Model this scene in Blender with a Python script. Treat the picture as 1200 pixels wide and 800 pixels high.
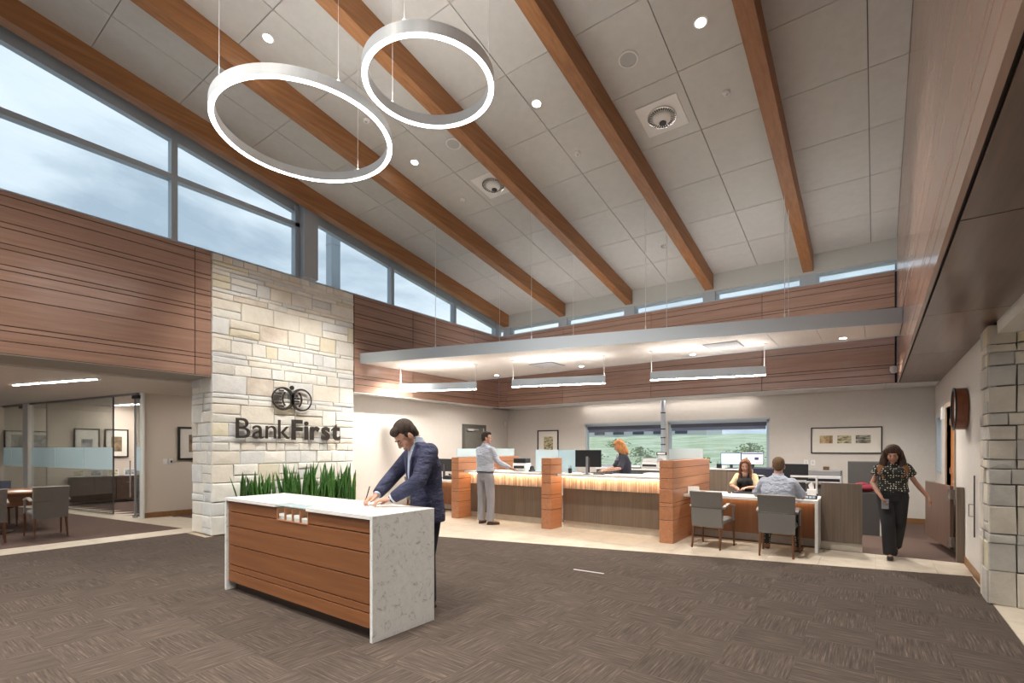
import bpy, bmesh, math, random
from mathutils import Vector, Matrix, noise
from math import sin, cos, pi, radians, atan2, sqrt

random.seed(7)
scn = bpy.context.scene
col = scn.collection
for o in list(bpy.data.objects):
    bpy.data.objects.remove(o)

# ------------------------------------------------------------------ camera, sky, exposure
cam = bpy.data.cameras.new('camera')
cam.lens = 579 / 1200 * 36
cam.sensor_width = 36
cam.sensor_fit = 'HORIZONTAL'
cam.shift_y = (525 - 400) / 1200
cam.clip_start = .05
cam.clip_end = 500
YAW = math.atan(426 / 579)
co = bpy.data.objects.new('camera', cam)
co.location = (0, 0, 1.52)
co.rotation_euler = (pi / 2, 0, YAW)
col.objects.link(co)
scn.camera = co
scn.view_settings.view_transform = 'Standard'
scn.view_settings.look = 'None'
scn.view_settings.gamma = 1
scn.view_settings.use_curve_mapping = False
scn.view_settings.exposure = 1.15
SKY = 0.56       # overcast sky strength
WARM = (1.0, .92, .83)

w = bpy.data.worlds.new('overcast')
scn.world = w
w.use_nodes = True
nt = w.node_tree
nt.nodes.clear()
def N(nt, t, **kw):
    n = nt.nodes.new(t)
    for k, v in kw.items():
        if k in n.inputs:
            n.inputs[k].default_value = v
        else:
            setattr(n, k, v)
    return n
tc = N(nt, 'ShaderNodeTexCoord')
mp = N(nt, 'ShaderNodeMapping')
mp.inputs['Scale'].default_value = (1.0, 1.0, 3.2)
mp.inputs['Location'].default_value = (.3, .5, .2)
ns = N(nt, 'ShaderNodeTexNoise', Scale=2.6, Detail=7.0, Roughness=.55, Distortion=.35)
cr = N(nt, 'ShaderNodeValToRGB')
cr.color_ramp.elements[0].position = .33
cr.color_ramp.elements[0].color = (.40, .50, .62, 1)
cr.color_ramp.elements[1].position = .68
cr.color_ramp.elements[1].color = (.86, .93, 1.0, 1)
e = cr.color_ramp.elements.new(.5)
e.color = (.70, .79, .90, 1)
bg = N(nt, 'ShaderNodeBackground', Strength=SKY)
ow = N(nt, 'ShaderNodeOutputWorld')
nt.links.new(tc.outputs['Generated'], mp.inputs['Vector'])
nt.links.new(mp.outputs['Vector'], ns.inputs['Vector'])
nt.links.new(ns.outputs['Fac'], cr.inputs['Fac'])
nt.links.new(cr.outputs['Color'], bg.inputs['Color'])
nt.links.new(bg.outputs['Background'], ow.inputs['Surface'])

# ------------------------------------------------------------------ materials
def mat(name, c, rough=.5, metal=0., c2=None, scale=(4, 4, 4), nscale=1., bump=0., rnd=0., spec=.5, contrast=(.35, .65), bscale=None, emit=None, es=0., detail=4., coat=0., bdist=.02):
    m = bpy.data.materials.new(name)
    m.use_nodes = True
    t = m.node_tree
    b = t.nodes['Principled BSDF']
    b.inputs['Base Color'].default_value = (*c, 1)
    b.inputs['Roughness'].default_value = rough
    b.inputs['Metallic'].default_value = metal
    b.inputs['Specular IOR Level'].default_value = spec
    if coat:
        b.inputs['Coat Weight'].default_value = coat
        b.inputs['Coat Roughness'].default_value = .15
    if emit:
        b.inputs['Emission Color'].default_value = (*emit, 1)
        b.inputs['Emission Strength'].default_value = es
    if c2 is not None or bump or rnd:
        tcn = N(t, 'ShaderNodeTexCoord')
        mpn = N(t, 'ShaderNodeMapping')
        mpn.inputs['Scale'].default_value = scale
        oi = N(t, 'ShaderNodeObjectInfo')
        mul = N(t, 'ShaderNodeVectorMath', operation='SCALE')
        mul.inputs[0].default_value = (17.3, 9.1, 23.7)
        t.links.new(oi.outputs['Random'], mul.inputs['Scale'])
        add = N(t, 'ShaderNodeVectorMath', operation='ADD')
        t.links.new(tcn.outputs['Object'], mpn.inputs['Vector'])
        t.links.new(mpn.outputs['Vector'], add.inputs[0])
        if rnd:
            t.links.new(mul.outputs[0], add.inputs[1])
        nn = N(t, 'ShaderNodeTexNoise', Scale=nscale, Detail=detail, Roughness=.6)
        t.links.new(add.outputs[0], nn.inputs['Vector'])
        src = None
        if c2 is not None:
            r = N(t, 'ShaderNodeValToRGB')
            r.color_ramp.elements[0].position = contrast[0]
            r.color_ramp.elements[1].position = contrast[1]
            r.color_ramp.elements[0].color = (*c, 1)
            r.color_ramp.elements[1].color = (*c2, 1)
            t.links.new(nn.outputs['Fac'], r.inputs['Fac'])
            src = r.outputs['Color']
        if rnd:
            hs = N(t, 'ShaderNodeHueSaturation')
            mr = N(t, 'ShaderNodeMapRange')
            mr.inputs['To Min'].default_value = 1 - rnd
            mr.inputs['To Max'].default_value = 1 + rnd
            t.links.new(oi.outputs['Random'], mr.inputs['Value'])
            t.links.new(mr.outputs['Result'], hs.inputs['Value'])
            if src:
                t.links.new(src, hs.inputs['Color'])
            else:
                hs.inputs['Color'].default_value = (*c, 1)
            src = hs.outputs['Color']
        if src:
            t.links.new(src, b.inputs['Base Color'])
        if bump:
            bn = nn
            if bscale:
                bn = N(t, 'ShaderNodeTexNoise', Scale=bscale, Detail=6., Roughness=.65)
                t.links.new(add.outputs[0], bn.inputs['Vector'])
            bp = N(t, 'ShaderNodeBump', Strength=bump, Distance=bdist)
            t.links.new(bn.outputs['Fac'], bp.inputs['Height'])
            t.links.new(bp.outputs['Normal'], b.inputs['Normal'])
    return m

def wood(name, c, c2, ax, rough=.4, rnd=.08, coat=0., fine=1.):
    s = [14. * fine, 14. * fine, 14. * fine]
    s[ax] = .7
    return mat(name, c, rough, c2=c2, scale=s, nscale=1.5, rnd=rnd, bump=.012, contrast=(.3, .7), coat=coat)

def emis(name, c, s):
    m = bpy.data.materials.new(name)
    m.use_nodes = True
    t = m.node_tree
    t.nodes.clear()
    e = N(t, 'ShaderNodeEmission', Strength=s)
    e.inputs['Color'].default_value = (*c, 1)
    o = N(t, 'ShaderNodeOutputMaterial')
    t.links.new(e.outputs[0], o.inputs['Surface'])
    return m

def glass(name, tint=(.95, .98, .975), refl=.03, rough=0.0, frost=0.):
    m = bpy.data.materials.new(name)
    m.use_nodes = True
    t = m.node_tree
    t.nodes.clear()
    tr = N(t, 'ShaderNodeBsdfTransparent')
    tr.inputs['Color'].default_value = (*tint, 1)
    gl = N(t, 'ShaderNodeBsdfGlossy', Roughness=rough)
    fr = N(t, 'ShaderNodeLayerWeight', Blend=.12)
    ma = N(t, 'ShaderNodeMath', operation='MULTIPLY_ADD')
    ma.inputs[1].default_value = .6
    ma.inputs[2].default_value = refl
    t.links.new(fr.outputs['Fresnel'], ma.inputs[0])
    mx = N(t, 'ShaderNodeMixShader')
    t.links.new(ma.outputs[0], mx.inputs[0])
    t.links.new(tr.outputs[0], mx.inputs[1])
    t.links.new(gl.outputs[0], mx.inputs[2])
    last = mx.outputs[0]
    if frost:
        df = N(t, 'ShaderNodeBsdfDiffuse')
        df.inputs['Color'].default_value = (.72, .83, .87, 1)
        tl = N(t, 'ShaderNodeBsdfTranslucent')
        tl.inputs['Color'].default_value = (.72, .83, .87, 1)
        m2 = N(t, 'ShaderNodeMixShader')
        m2.inputs[0].default_value = .45
        t.links.new(df.outputs[0], m2.inputs[1])
        t.links.new(tl.outputs[0], m2.inputs[2])
        m3 = N(t, 'ShaderNodeMixShader')
        m3.inputs[0].default_value = frost
        t.links.new(last, m3.inputs[1])
        t.links.new(m2.outputs[0], m3.inputs[2])
        last = m3.outputs[0]
    o = N(t, 'ShaderNodeOutputMaterial')
    t.links.new(last, o.inputs['Surface'])
    return m

def carpet_mat(name, ax, c, c2, cells=True):
    """woven streaks running along one axis"""
    m = bpy.data.materials.new(name)
    m.use_nodes = True
    t = m.node_tree
    b = t.nodes['Principled BSDF']
    b.inputs['Roughness'].default_value = .95
    b.inputs['Specular IOR Level'].default_value = .15
    tcn = N(t, 'ShaderNodeTexCoord')
    mpn = N(t, 'ShaderNodeMapping')
    s = [75., 75., 1.]
    s[ax] = 3.2
    mpn.inputs['Scale'].default_value = s
    oi = N(t, 'ShaderNodeObjectInfo')
    mul = N(t, 'ShaderNodeVectorMath', operation='SCALE')
    mul.inputs[0].default_value = (31.3, 19.1, 0)
    add = N(t, 'ShaderNodeVectorMath', operation='ADD')
    t.links.new(oi.outputs['Random'], mul.inputs['Scale'])
    t.links.new(tcn.outputs['Object'], mpn.inputs['Vector'])
    t.links.new(mpn.outputs['Vector'], add.inputs[0])
    t.links.new(mul.outputs[0], add.inputs[1])
    nn = N(t, 'ShaderNodeTexNoise', Scale=1., Detail=3., Roughness=.7)
    t.links.new(add.outputs[0], nn.inputs['Vector'])
    r = N(t, 'ShaderNodeValToRGB')
    r.color_ramp.elements[0].position = .34
    r.color_ramp.elements[1].position = .84
    r.color_ramp.elements[0].color = (*c, 1)
    r.color_ramp.elements[1].color = (*c2, 1)
    q = r.color_ramp.elements.new(.58)
    q.color = (*[a * .78 + d * .22 for a, d in zip(c, c2)], 1)
    t.links.new(nn.outputs['Fac'], r.inputs['Fac'])
    hs = N(t, 'ShaderNodeHueSaturation')
    mr = N(t, 'ShaderNodeMapRange')
    mr.inputs['To Min'].default_value = .94
    mr.inputs['To Max'].default_value = 1.06
    t.links.new(oi.outputs['Random'], mr.inputs['Value'])
    t.links.new(mr.outputs['Result'], hs.inputs['Value'])
    t.links.new(r.outputs['Color'], hs.inputs['Color'])
    t.links.new(hs.outputs['Color'], b.inputs['Base Color'])
    bp = N(t, 'ShaderNodeBump', Strength=.3, Distance=.004)
    t.links.new(nn.outputs['Fac'], bp.inputs['Height'])
    t.links.new(bp.outputs['Normal'], b.inputs['Normal'])
    return m

M = {}
M['groove'] = mat('dark_joint', (.018, .010, .007), .8)
M['band_y'] = wood('panel_wood_y', (.325, .196, .145), (.425, .272, .208), 1, .27, .04, .5)
M['band_x'] = wood('panel_wood_x', (.325, .196, .145), (.425, .272, .208), 0, .27, .04, .5)
M['soffit'] = mat('soffit_wood', (.105, .052, .030), .28, c2=(.16, .084, .052), scale=(14, .7, 14), nscale=1.2, rnd=.1, coat=.3)
M['kiosk'] = wood('kiosk_wood', (.185, .072, .027), (.26, .106, .042), 0, .35, .05)
M['div'] = wood('divider_wood', (.43, .185, .088), (.52, .245, .130), 1, .38, .04)
M['desk_wood'] = wood('desk_wood', (.27, .115, .048), (.36, .165, .075), 2, .4, .05)
M['beam'] = wood('beam_wood', (.235, .100, .034), (.36, .165, .062), 1, .5, .05)
M['tan_lam'] = mat('taupe_laminate', (.135, .100, .072), .5, c2=(.185, .140, .104), scale=(30, 30, .6), nscale=1.5, rnd=.04)
M['ceil'] = mat('ceiling_panel_white', (.52, .52, .50), .9, rnd=.025, c2=(.55, .55, .53), nscale=2)
M['ceil_back'] = mat('ceiling_joint', (.16, .16, .16), .9)
M['fascia'] = mat('painted_fascia', (.50, .51, .48), .8)
M['paint'] = mat('wall_paint', (.60, .57, .53), .85, c2=(.62, .59, .55), nscale=3)
M['paint_warm'] = mat('wall_paint_warm', (.58, .51, .44), .85)
M['taupe'] = mat('soffit_paint', (.36, .33, .29), .7)
M['white'] = mat('white_paint', (.72, .72, .70), .6)
M['cloud'] = mat('cloud_panel', (.66, .66, .65), .55)
M['cloud_in'] = mat('cloud_underside', (.72, .68, .64), .7)
M['frame'] = mat('window_frame_metal', (.40, .47, .53), .45, .1)
M['post'] = mat('painted_post', (.40, .45, .50), .5)
M['quartz'] = mat('quartz', (.62, .64, .64), .22, c2=(.80, .81, .80), scale=(1, 1, 1), nscale=3., contrast=(.35, .55))
M['quartz_w'] = mat('white_quartz', (.78, .77, .75), .2, c2=(.86, .85, .83), nscale=2)
M['cream'] = mat('porcelain_tile', (.50, .44, .36), .38, c2=(.58, .52, .43), scale=(3, 3, 3), nscale=2., rnd=.05)
M['grout'] = mat('grout', (.45, .37, .28), .8)
M['glass'] = glass('clear_glass')
M['glass_dark'] = glass('interior_glass', (.95, .975, .97), .035)
M['frost'] = glass('frosted_glass', (.8, .9, .92), .05, .2, .85)
M['frost_l'] = glass('pale_screen_glass', (.66, .82, .86), .10, .1, .45)
M['ledw'] = emis('led_white', (1., .95, .90), 27.)
M['ledup_added'] = emis('led_added_uplight', (1., .94, .88), 22.)  # glow for the added upward lights on the rings and the cloud
M['ledstrip'] = emis('led_strip', (1., .93, .85), 62.)
M['ledring'] = emis('led_ring', (1., .94, .88), 10.)
M['ledwarm'] = emis('led_warm', (1., .66, .36), 13.)
M['leddesk'] = emis('led_desk', (1., .72, .45), 5.)
M['ledcove'] = emis('led_cove', (1., .92, .84), 9.)
M['dl'] = emis('downlight_lens', (1., .92, .82), 22.)
M['alu'] = mat('pale_aluminium', (.60, .68, .74), .35, .2)
M['ringwhite'] = mat('ring_white', (.72, .78, .82), .4)
M['black'] = mat('black_plastic', (.012, .012, .014), .4)
M['dgrey'] = mat('dark_grey_plastic', (.045, .045, .05), .45)
M['mgrey'] = mat('grey_plastic', (.22, .22, .23), .5)
M['lgrey'] = mat('light_grey_plastic', (.55, .56, .57), .4)
M['wplastic'] = mat('white_plastic', (.75, .75, .74), .4)
M['chrome'] = mat('brushed_metal', (.6, .6, .6), .25, 1.)
M['fabric'] = mat('grey_upholstery', (.185, .175, .163), .9, c2=(.22, .208, .193), nscale=60, bump=.1)
M['fabric_d'] = mat('charcoal_fabric', (.07, .068, .068), .9, c2=(.09, .088, .088), nscale=80)
M['legwood'] = wood('leg_wood', (.10, .040, .016), (.17, .072, .030), 2, .4, .05)
M['darkwood'] = wood('dark_wood', (.045, .026, .018), (.075, .045, .032), 0, .4, .05)
M['tablewood'] = wood('table_wood', (.20, .088, .042), (.30, .14, .07), 1, .35, .05)
M['base'] = wood('baseboard_wood', (.20, .095, .035), (.27, .14, .055), 0, .5, .03)
M['picframe'] = mat('picture_frame_black', (.012, .010, .009), .4)
M['matboard'] = mat('mat_board', (.74, .71, .65), .9)
M['sign'] = mat('sign_metal', (.045, .038, .034), .5, .3)
M['skin'] = mat('skin', (.50, .27, .19), .5, c2=(.58, .33, .24), nscale=20)
M['skin2'] = mat('skin_tan', (.42, .22, .15), .5)
M['lips'] = mat('lips', (.36, .10, .09), .5)
M['eye'] = mat('eye_dark', (.03, .02, .015), .3)
M['hair_dk'] = mat('hair_dark_brown', (.022, .014, .010), .8, c2=(.055, .035, .024), scale=(60, 60, 8), nscale=1, bump=.25)
M['hair_md'] = mat('hair_light_brown', (.13, .075, .040), .8, c2=(.20, .12, .065), scale=(60, 60, 8), nscale=1, bump=.25)
M['hair_red'] = mat('hair_auburn', (.30, .105, .028), .8, c2=(.52, .24, .08), scale=(50, 50, 5), nscale=1, bump=.3)
M['hair_br'] = mat('hair_chestnut', (.10, .035, .018), .8, c2=(.24, .115, .055), scale=(50, 50, 3), nscale=1, bump=.3)
M['hair_om'] = mat('hair_dark_ends_copper', (.018, .010, .008), .8, c2=(.07, .03, .014), scale=(50, 50, 5), nscale=1, bump=.3)
M['hair_cu'] = mat('hair_copper', (.14, .055, .018), .8, c2=(.26, .115, .035), scale=(50, 50, 5), nscale=1, bump=.3)
M['navy'] = mat('navy_suit', (.028, .034, .085), .75, c2=(.040, .048, .115), scale=(5, 5, 11), nscale=1.2, bump=1., bscale=1.4, bdist=.09)
M['navy_d'] = mat('navy_trousers', (.012, .014, .030), .8)
M['lapel'] = mat('navy_lapel', (.055, .063, .135), .7)
M['shirt_b'] = mat('pale_blue_shirt', (.50, .60, .75), .8, c2=(.58, .67, .80), scale=(6, 6, 9), nscale=1.5, bump=.8, bscale=1.5, bdist=.05)
M['shirt_w'] = mat('pale_shirt', (.50, .56, .68), .8, c2=(.60, .65, .76), scale=(6, 6, 9), nscale=1.5, bump=1., bscale=1.4, bdist=.07)
M['trouser_g'] = mat('grey_trousers', (.28, .28, .31), .85, c2=(.32, .32, .35), scale=(6, 6, 3), nscale=1.2, bump=.8, bdist=.06)
M['black_cloth'] = mat('black_cloth', (.012, .012, .014), .85)
M['navy_top'] = mat('dark_navy_top', (.016, .018, .032), .8, c2=(.028, .03, .05), scale=(8, 8, 8), bump=.5)
M['yellow'] = mat('pale_yellow_cardigan', (.62, .52, .30), .85, c2=(.68, .58, .36), nscale=4, bump=.3)
M['shoe_b'] = mat('brown_suede', (.11, .065, .035), .8)
M['shoe_r'] = mat('tan_leather', (.20, .065, .025), .5)
M['belt'] = mat('dark_belt', (.02, .015, .012), .5)
M['paper'] = mat('paper', (.80, .80, .78), .8)
M['leaf'] = mat('snake_plant_leaf', (.030, .105, .022), .45, c2=(.085, .22, .045), scale=(6, 6, 26), nscale=1., contrast=(.3, .7), rnd=.2)
M['leaf2'] = mat('potted_leaf', (.05, .14, .03), .5)
M['soil'] = mat('soil', (.03, .02, .015), .95)
M['planter'] = mat('planter_grey', (.09, .09, .09), .5)
M['mortar'] = mat('mortar', (.17, .16, .14), .95)
M['mortar_d'] = mat('mortar_dark', (.13, .12, .105), .95)  # darker mortar colour for the ledge stone pillar
M['grass'] = mat('grass', (.46, .58, .30), .95, c2=(.86, .86, .66), scale=(.35, .9, 1.5), nscale=1.4, detail=12, contrast=(.36, .64))
M['shrub'] = mat('shrub_leaf', (.24, .30, .14), .95, c2=(.36, .38, .22), nscale=6)
M['shade'] = mat('roller_shade', (.07, .08, .11), .8)
M['redcloth'] = mat('dark_red_cloth', (.20, .012, .03), .8)
M['blackscreen'] = mat('screen_off', (.01, .01, .012), .15)
M['carp_x'] = carpet_mat('carpet_streak_x', 0, (.046, .037, .032), (.215, .166, .134))
M['carp_y'] = carpet_mat('carpet_streak_y', 1, (.046, .037, .032), (.215, .166, .134))
M['carp_o'] = carpet_mat('office_carpet', 0, (.100, .068, .058), (.165, .118, .100))
def stonemat(nm, a, b):
    return mat(nm, a, .85, c2=b, scale=(3, 3, 3), nscale=1.6, rnd=.06, bump=.35, bscale=5., contrast=(.3, .7), detail=7)
STONE = [stonemat('limestone_grey', (.66, .69, .69), (.78, .80, .79)), stonemat('limestone_pale', (.74, .74, .69), (.86, .86, .81)),
         stonemat('limestone_cream', (.74, .71, .62), (.82, .80, .73)), stonemat('limestone_yellow', (.72, .68, .52), (.80, .77, .64)),
         stonemat('limestone_rust', (.56, .49, .41), (.78, .74, .66))]
STONE2 = [stonemat('ledge_stone_grey', (.42, .40, .37), (.54, .52, .47)), stonemat('ledge_stone_buff', (.52, .475, .40), (.66, .61, .52)),
          stonemat('ledge_stone_tan', (.56, .50, .36), (.66, .60, .45))]

def polka():
    m = mat('dotted_blouse', (.012, .014, .012), .8)
    t = m.node_tree
    b = t.nodes['Principled BSDF']
    tcn = N(t, 'ShaderNodeTexCoord')
    mpn = N(t, 'ShaderNodeMapping')
    mpn.inputs['Scale'].default_value = (34, 34, 34)
    v = N(t, 'ShaderNodeTexVoronoi', Scale=1.)
    v.inputs['Randomness'].default_value = .35
    r = N(t, 'ShaderNodeValToRGB')
    r.color_ramp.interpolation = 'CONSTANT'
    r.color_ramp.elements[0].color = (.62, .58, .46, 1)
    r.color_ramp.elements[1].position = .27
    r.color_ramp.elements[1].color = (.014, .016, .014, 1)
    t.links.new(tcn.outputs['Object'], mpn.inputs['Vector'])
    t.links.new(mpn.outputs['Vector'], v.inputs['Vector'])
    t.links.new(v.outputs['Distance'], r.inputs['Fac'])
    t.links.new(r.outputs['Color'], b.inputs['Base Color'])
    return m
M['polka'] = polka()

def veined():
    m = mat('veined_quartz', (.6, .62, .62), .3)
    t = m.node_tree
    b = t.nodes['Principled BSDF']
    tcn = N(t, 'ShaderNodeTexCoord')
    a = N(t, 'ShaderNodeTexNoise', Scale=11., Detail=8., Roughness=.75, Distortion=1.8)
    t.links.new(tcn.outputs['Object'], a.inputs['Vector'])
    r = N(t, 'ShaderNodeValToRGB')
    r.color_ramp.elements[0].position = .36
    r.color_ramp.elements[0].color = (.36, .39, .38, 1)
    r.color_ramp.elements[1].position = .43
    r.color_ramp.elements[1].color = (.70, .73, .72, 1)
    q = r.color_ramp.elements.new(.7)
    q.color = (.82, .84, .83, 1)
    t.links.new(a.outputs['Fac'], r.inputs['Fac'])
    t.links.new(r.outputs['Color'], b.inputs['Base Color'])
    return m
M['veined'] = veined()

# ------------------------------------------------------------------ mesh helpers
class MB:
    def __init__(s):
        s.v, s.f = [], []
    def add(s, vs, fs):
        n = len(s.v)
        s.v += [tuple(p) for p in vs]
        s.f += [tuple(i + n for i in f) for f in fs]
        return s
    def box(s, x0, y0, z0, x1, y1, z1, c=0.):
        if x1 < x0: x0, x1 = x1, x0
        if y1 < y0: y0, y1 = y1, y0
        if z1 < z0: z0, z1 = z1, z0
        c = min(c, (x1 - x0) * .45, (y1 - y0) * .45, (z1 - z0) * .45)
        if c <= 0:
            return s.add([(x0, y0, z0), (x1, y0, z0), (x1, y1, z0), (x0, y1, z0), (x0, y0, z1), (x1, y0, z1), (x1, y1, z1), (x0, y1, z1)],
                         [(0, 3, 2, 1), (4, 5, 6, 7), (0, 1, 5, 4), (1, 2, 6, 5), (2, 3, 7, 6), (3, 0, 4, 7)])
        vs = []
        for X, sx in ((x0, 1), (x1, -1)):
            for Y, sy in ((y0, 1), (y1, -1)):
                for Z, sz in ((z0, 1), (z1, -1)):
                    vs += [(X, Y + sy * c, Z + sz * c), (X + sx * c, Y, Z + sz * c), (X + sx * c, Y + sy * c, Z)]
        g = lambda i, j, k, a: (i * 4 + j * 2 + k) * 3 + a
        fs = []
        for i in (0, 1):
            q = [g(i, 0, 0, 0), g(i, 1, 0, 0), g(i, 1, 1, 0), g(i, 0, 1, 0)]
            fs.append(q if i else q[::-1])
            q = [g(0, i, 0, 1), g(0, i, 1, 1), g(1, i, 1, 1), g(1, i, 0, 1)]
            fs.append(q if i else q[::-1])
            q = [g(0, 0, i, 2), g(1, 0, i, 2), g(1, 1, i, 2), g(0, 1, i, 2)]
            fs.append(q if i else q[::-1])
            for j in (0, 1):
                q = [g(i, j, 0, 0), g(i, j, 1, 0), g(i, j, 1, 1), g(i, j, 0, 1)]
                fs.append(q if (i + j) % 2 == 0 else q[::-1])
                q = [g(i, 0, j, 0), g(i, 0, j, 2), g(i, 1, j, 2), g(i, 1, j, 0)]
                fs.append(q if (i + j) % 2 == 0 else q[::-1])
                q = [g(0, i, j, 1), g(1, i, j, 1), g(1, i, j, 2), g(0, i, j, 2)]
                fs.append(q if (i + j) % 2 == 0 else q[::-1])
                for k in (0, 1):
                    q = [g(i, j, k, 0), g(i, j, k, 1), g(i, j, k, 2)]
                    fs.append(q if (i + j + k) % 2 == 0 else q[::-1])
        return s.add(vs, fs)
    def prism(s, pts, z0, z1):
        """polygon pts (x,y) extruded in z"""
        n = len(pts)
        vs = [(x, y, z0) for x, y in pts] + [(x, y, z1) for x, y in pts]
        fs = [tuple(range(n - 1, -1, -1)), tuple(range(n, 2 * n))] + [(i, (i + 1) % n, (i + 1) % n + n, i + n) for i in range(n)]
        return s.add(vs, fs)
    def prism_axis(s, pts, a0, a1, axis):
        """pts in the other two axes; axis 0: pts=(y,z); axis 1: pts=(x,z)"""
        n = len(pts)
        if axis == 0:
            vs = [(a0, p, q) for p, q in pts] + [(a1, p, q) for p, q in pts]
        else:
            vs = [(p, a0, q) for p, q in pts] + [(p, a1, q) for p, q in pts]
        fs = [tuple(range(n - 1, -1, -1)), tuple(range(n, 2 * n))] + [(i, (i + 1) % n, (i + 1) % n + n, i + n) for i in range(n)]
        return s.add(vs, fs)
    def cyl(s, p0, p1, r0, r1=None, n=12, caps=True):
        r1 = r0 if r1 is None else r1
        p0, p1 = Vector(p0), Vector(p1)
        d = (p1 - p0).normalized()
        a = d.cross(Vector((0, 0, 1)))
        if a.length < 1e-4: a = Vector((1, 0, 0))
        a.normalize()
        b = d.cross(a)
        vs = []
        for p, r in ((p0, r0), (p1, r1)):
            vs += [p + (a * cos(2 * pi * i / n) + b * sin(2 * pi * i / n)) * r for i in range(n)]
        fs = [(i, (i + 1) % n, (i + 1) % n + n, i + n) for i in range(n)]
        if caps:
            fs += [tuple(range(n - 1, -1, -1)), tuple(range(n, 2 * n))]
        return s.add(vs, fs)
    def tube(s, pts, r, n=8):
        for i in range(len(pts) - 1):
            s.cyl(pts[i], pts[i + 1], r, r, n)
        return s
    def lathe(s, prof, n=24, c=(0, 0, 0), ax=None):
        """prof list of (r,z)"""
        vs = []
        for r, z in prof:
            for i in range(n):
                vs.append((c[0] + r * cos(2 * pi * i / n), c[1] + r * sin(2 * pi * i / n), c[2] + z))
        fs = []
        for k in range(len(prof) - 1):
            for i in range(n):
                fs.append((k * n + i, k * n + (i + 1) % n, (k + 1) * n + (i + 1) % n, (k + 1) * n + i))
        fs.append(tuple(range(n - 1, -1, -1)))
        m = (len(prof) - 1) * n
        fs.append(tuple(range(m, m + n)))
        return s.add(vs, fs)
    def ell(s, c, r, rot=None, nu=14, nv=9):
        c = Vector(c)
        vs = [Vector((0, 0, -1))]
        for j in range(1, nv):
            t = -pi / 2 + pi * j / nv
            for i in range(nu):
                a = 2 * pi * i / nu
                vs.append(Vector((cos(t) * cos(a), cos(t) * sin(a), sin(t))))
        vs.append(Vector((0, 0, 1)))
        out = []
        for v in vs:
            q = Vector((v.x * r[0], v.y * r[1], v.z * r[2]))
            if rot is not None: q = rot @ q
            out.append(q + c)
        fs = [(0, 1 + (i + 1) % nu, 1 + i) for i in range(nu)]
        for j in range(nv - 2):
            for i in range(nu):
                a = 1 + j * nu + i
                b = 1 + j * nu + (i + 1) % nu
                fs.append((a, b, b + nu, a + nu))
        l = len(vs) - 1
        m = 1 + (nv - 2) * nu
        fs += [(m + i, m + (i + 1) % nu, l) for i in range(nu)]
        return s.add(out, fs)
    def limb(s, pts, rs, n=14):
        for i in range(len(pts) - 1):
            s.cyl(pts[i], pts[i + 1], rs[i], rs[i + 1], n)
        for p, r in zip(pts, rs):
            s.ell(p, (r, r, r), None, n, 8)
        return s
    def loft(s, rings, n=20):
        """rings: (center, half_x, half_y[, tilt about Y]) closed"""
        vs = []
        for rg in rings:
            c, rx, ry = rg[:3]
            t = rg[3] if len(rg) > 3 else 0
            for i in range(n):
                a = 2 * pi * i / n
                sx = abs(cos(a)) ** .8 * (1 if cos(a) >= 0 else -1)
                sy = abs(sin(a)) ** .8 * (1 if sin(a) >= 0 else -1)
                x, z = sx * rx, 0
                vs.append((c[0] + x * cos(t), c[1] + sy * ry, c[2] - x * sin(t)))
        fs = []
        for k in range(len(rings) - 1):
            for i in range(n):
                fs.append((k * n + i, k * n + (i + 1) % n, (k + 1) * n + (i + 1) % n, (k + 1) * n + i))
        fs.append(tuple(range(n - 1, -1, -1)))
        m = (len(rings) - 1) * n
        fs.append(tuple(range(m, m + n)))
        return s.add(vs, fs)
    def mesh(s, name):
        me = bpy.data.meshes.new(name)
        me.from_pydata(s.v, [], s.f)
        me.update()
        return me
    def build(s, name, m=None, parent=None, smooth=False, kind=None, label=None, loc=None):
        me = s.mesh(name)
        if m: me.materials.append(M[m] if isinstance(m, str) else m)
        o = bpy.data.objects.new(name, me)
        col.objects.link(o)
        if parent is not None: o.parent = parent
        if smooth:
            for p in me.polygons: p.use_smooth = True
        if kind: o['kind'] = kind
        if label: o['label'] = label
        if loc: o.location = loc
        return o

def fixn(o):
    bm = bmesh.new()
    bm.from_mesh(o.data)
    bmesh.ops.recalc_face_normals(bm, faces=bm.faces)
    bm.to_mesh(o.data)
    bm.free()
    return o

def tag(o, label, cat, group=None):
    o['label'] = label
    o['category'] = cat
    if group: o['group'] = group
    return o
def thing(name, label, cat, loc=(0, 0, 0), rz=0, group=None):
    o = bpy.data.objects.new(name, None)
    o.empty_display_size = .1
    col.objects.link(o)
    o.location = loc
    o.rotation_euler = (0, 0, rz)
    return tag(o, label, cat, group)
def box(*a, c=0.):
    return MB().box(*a, c=c)
def copy_tree(o, parent=None):
    c = o.copy()
    col.objects.link(c)
    c.parent = parent
    for ch in o.children: copy_tree(ch, c)
    return c
def rep(o, loc, rz=0, label=None, group=None):
    c = copy_tree(o)
    c.location = loc
    c.rotation_euler = (0, 0, rz)
    if label: c['label'] = label
    if group: c['group'] = group
    return c
def light(name, kind, energy, color, parent, loc, rot=(0, 0, 0), **kw):
    l = bpy.data.lights.new(name, kind)
    l.energy = energy
    l.color = color
    for k, v in kw.items(): setattr(l, k, v)
    o = bpy.data.objects.new(name, l)
    col.objects.link(o)
    o.parent = parent
    o.location = loc
    o.rotation_euler = rot
    return o

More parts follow.
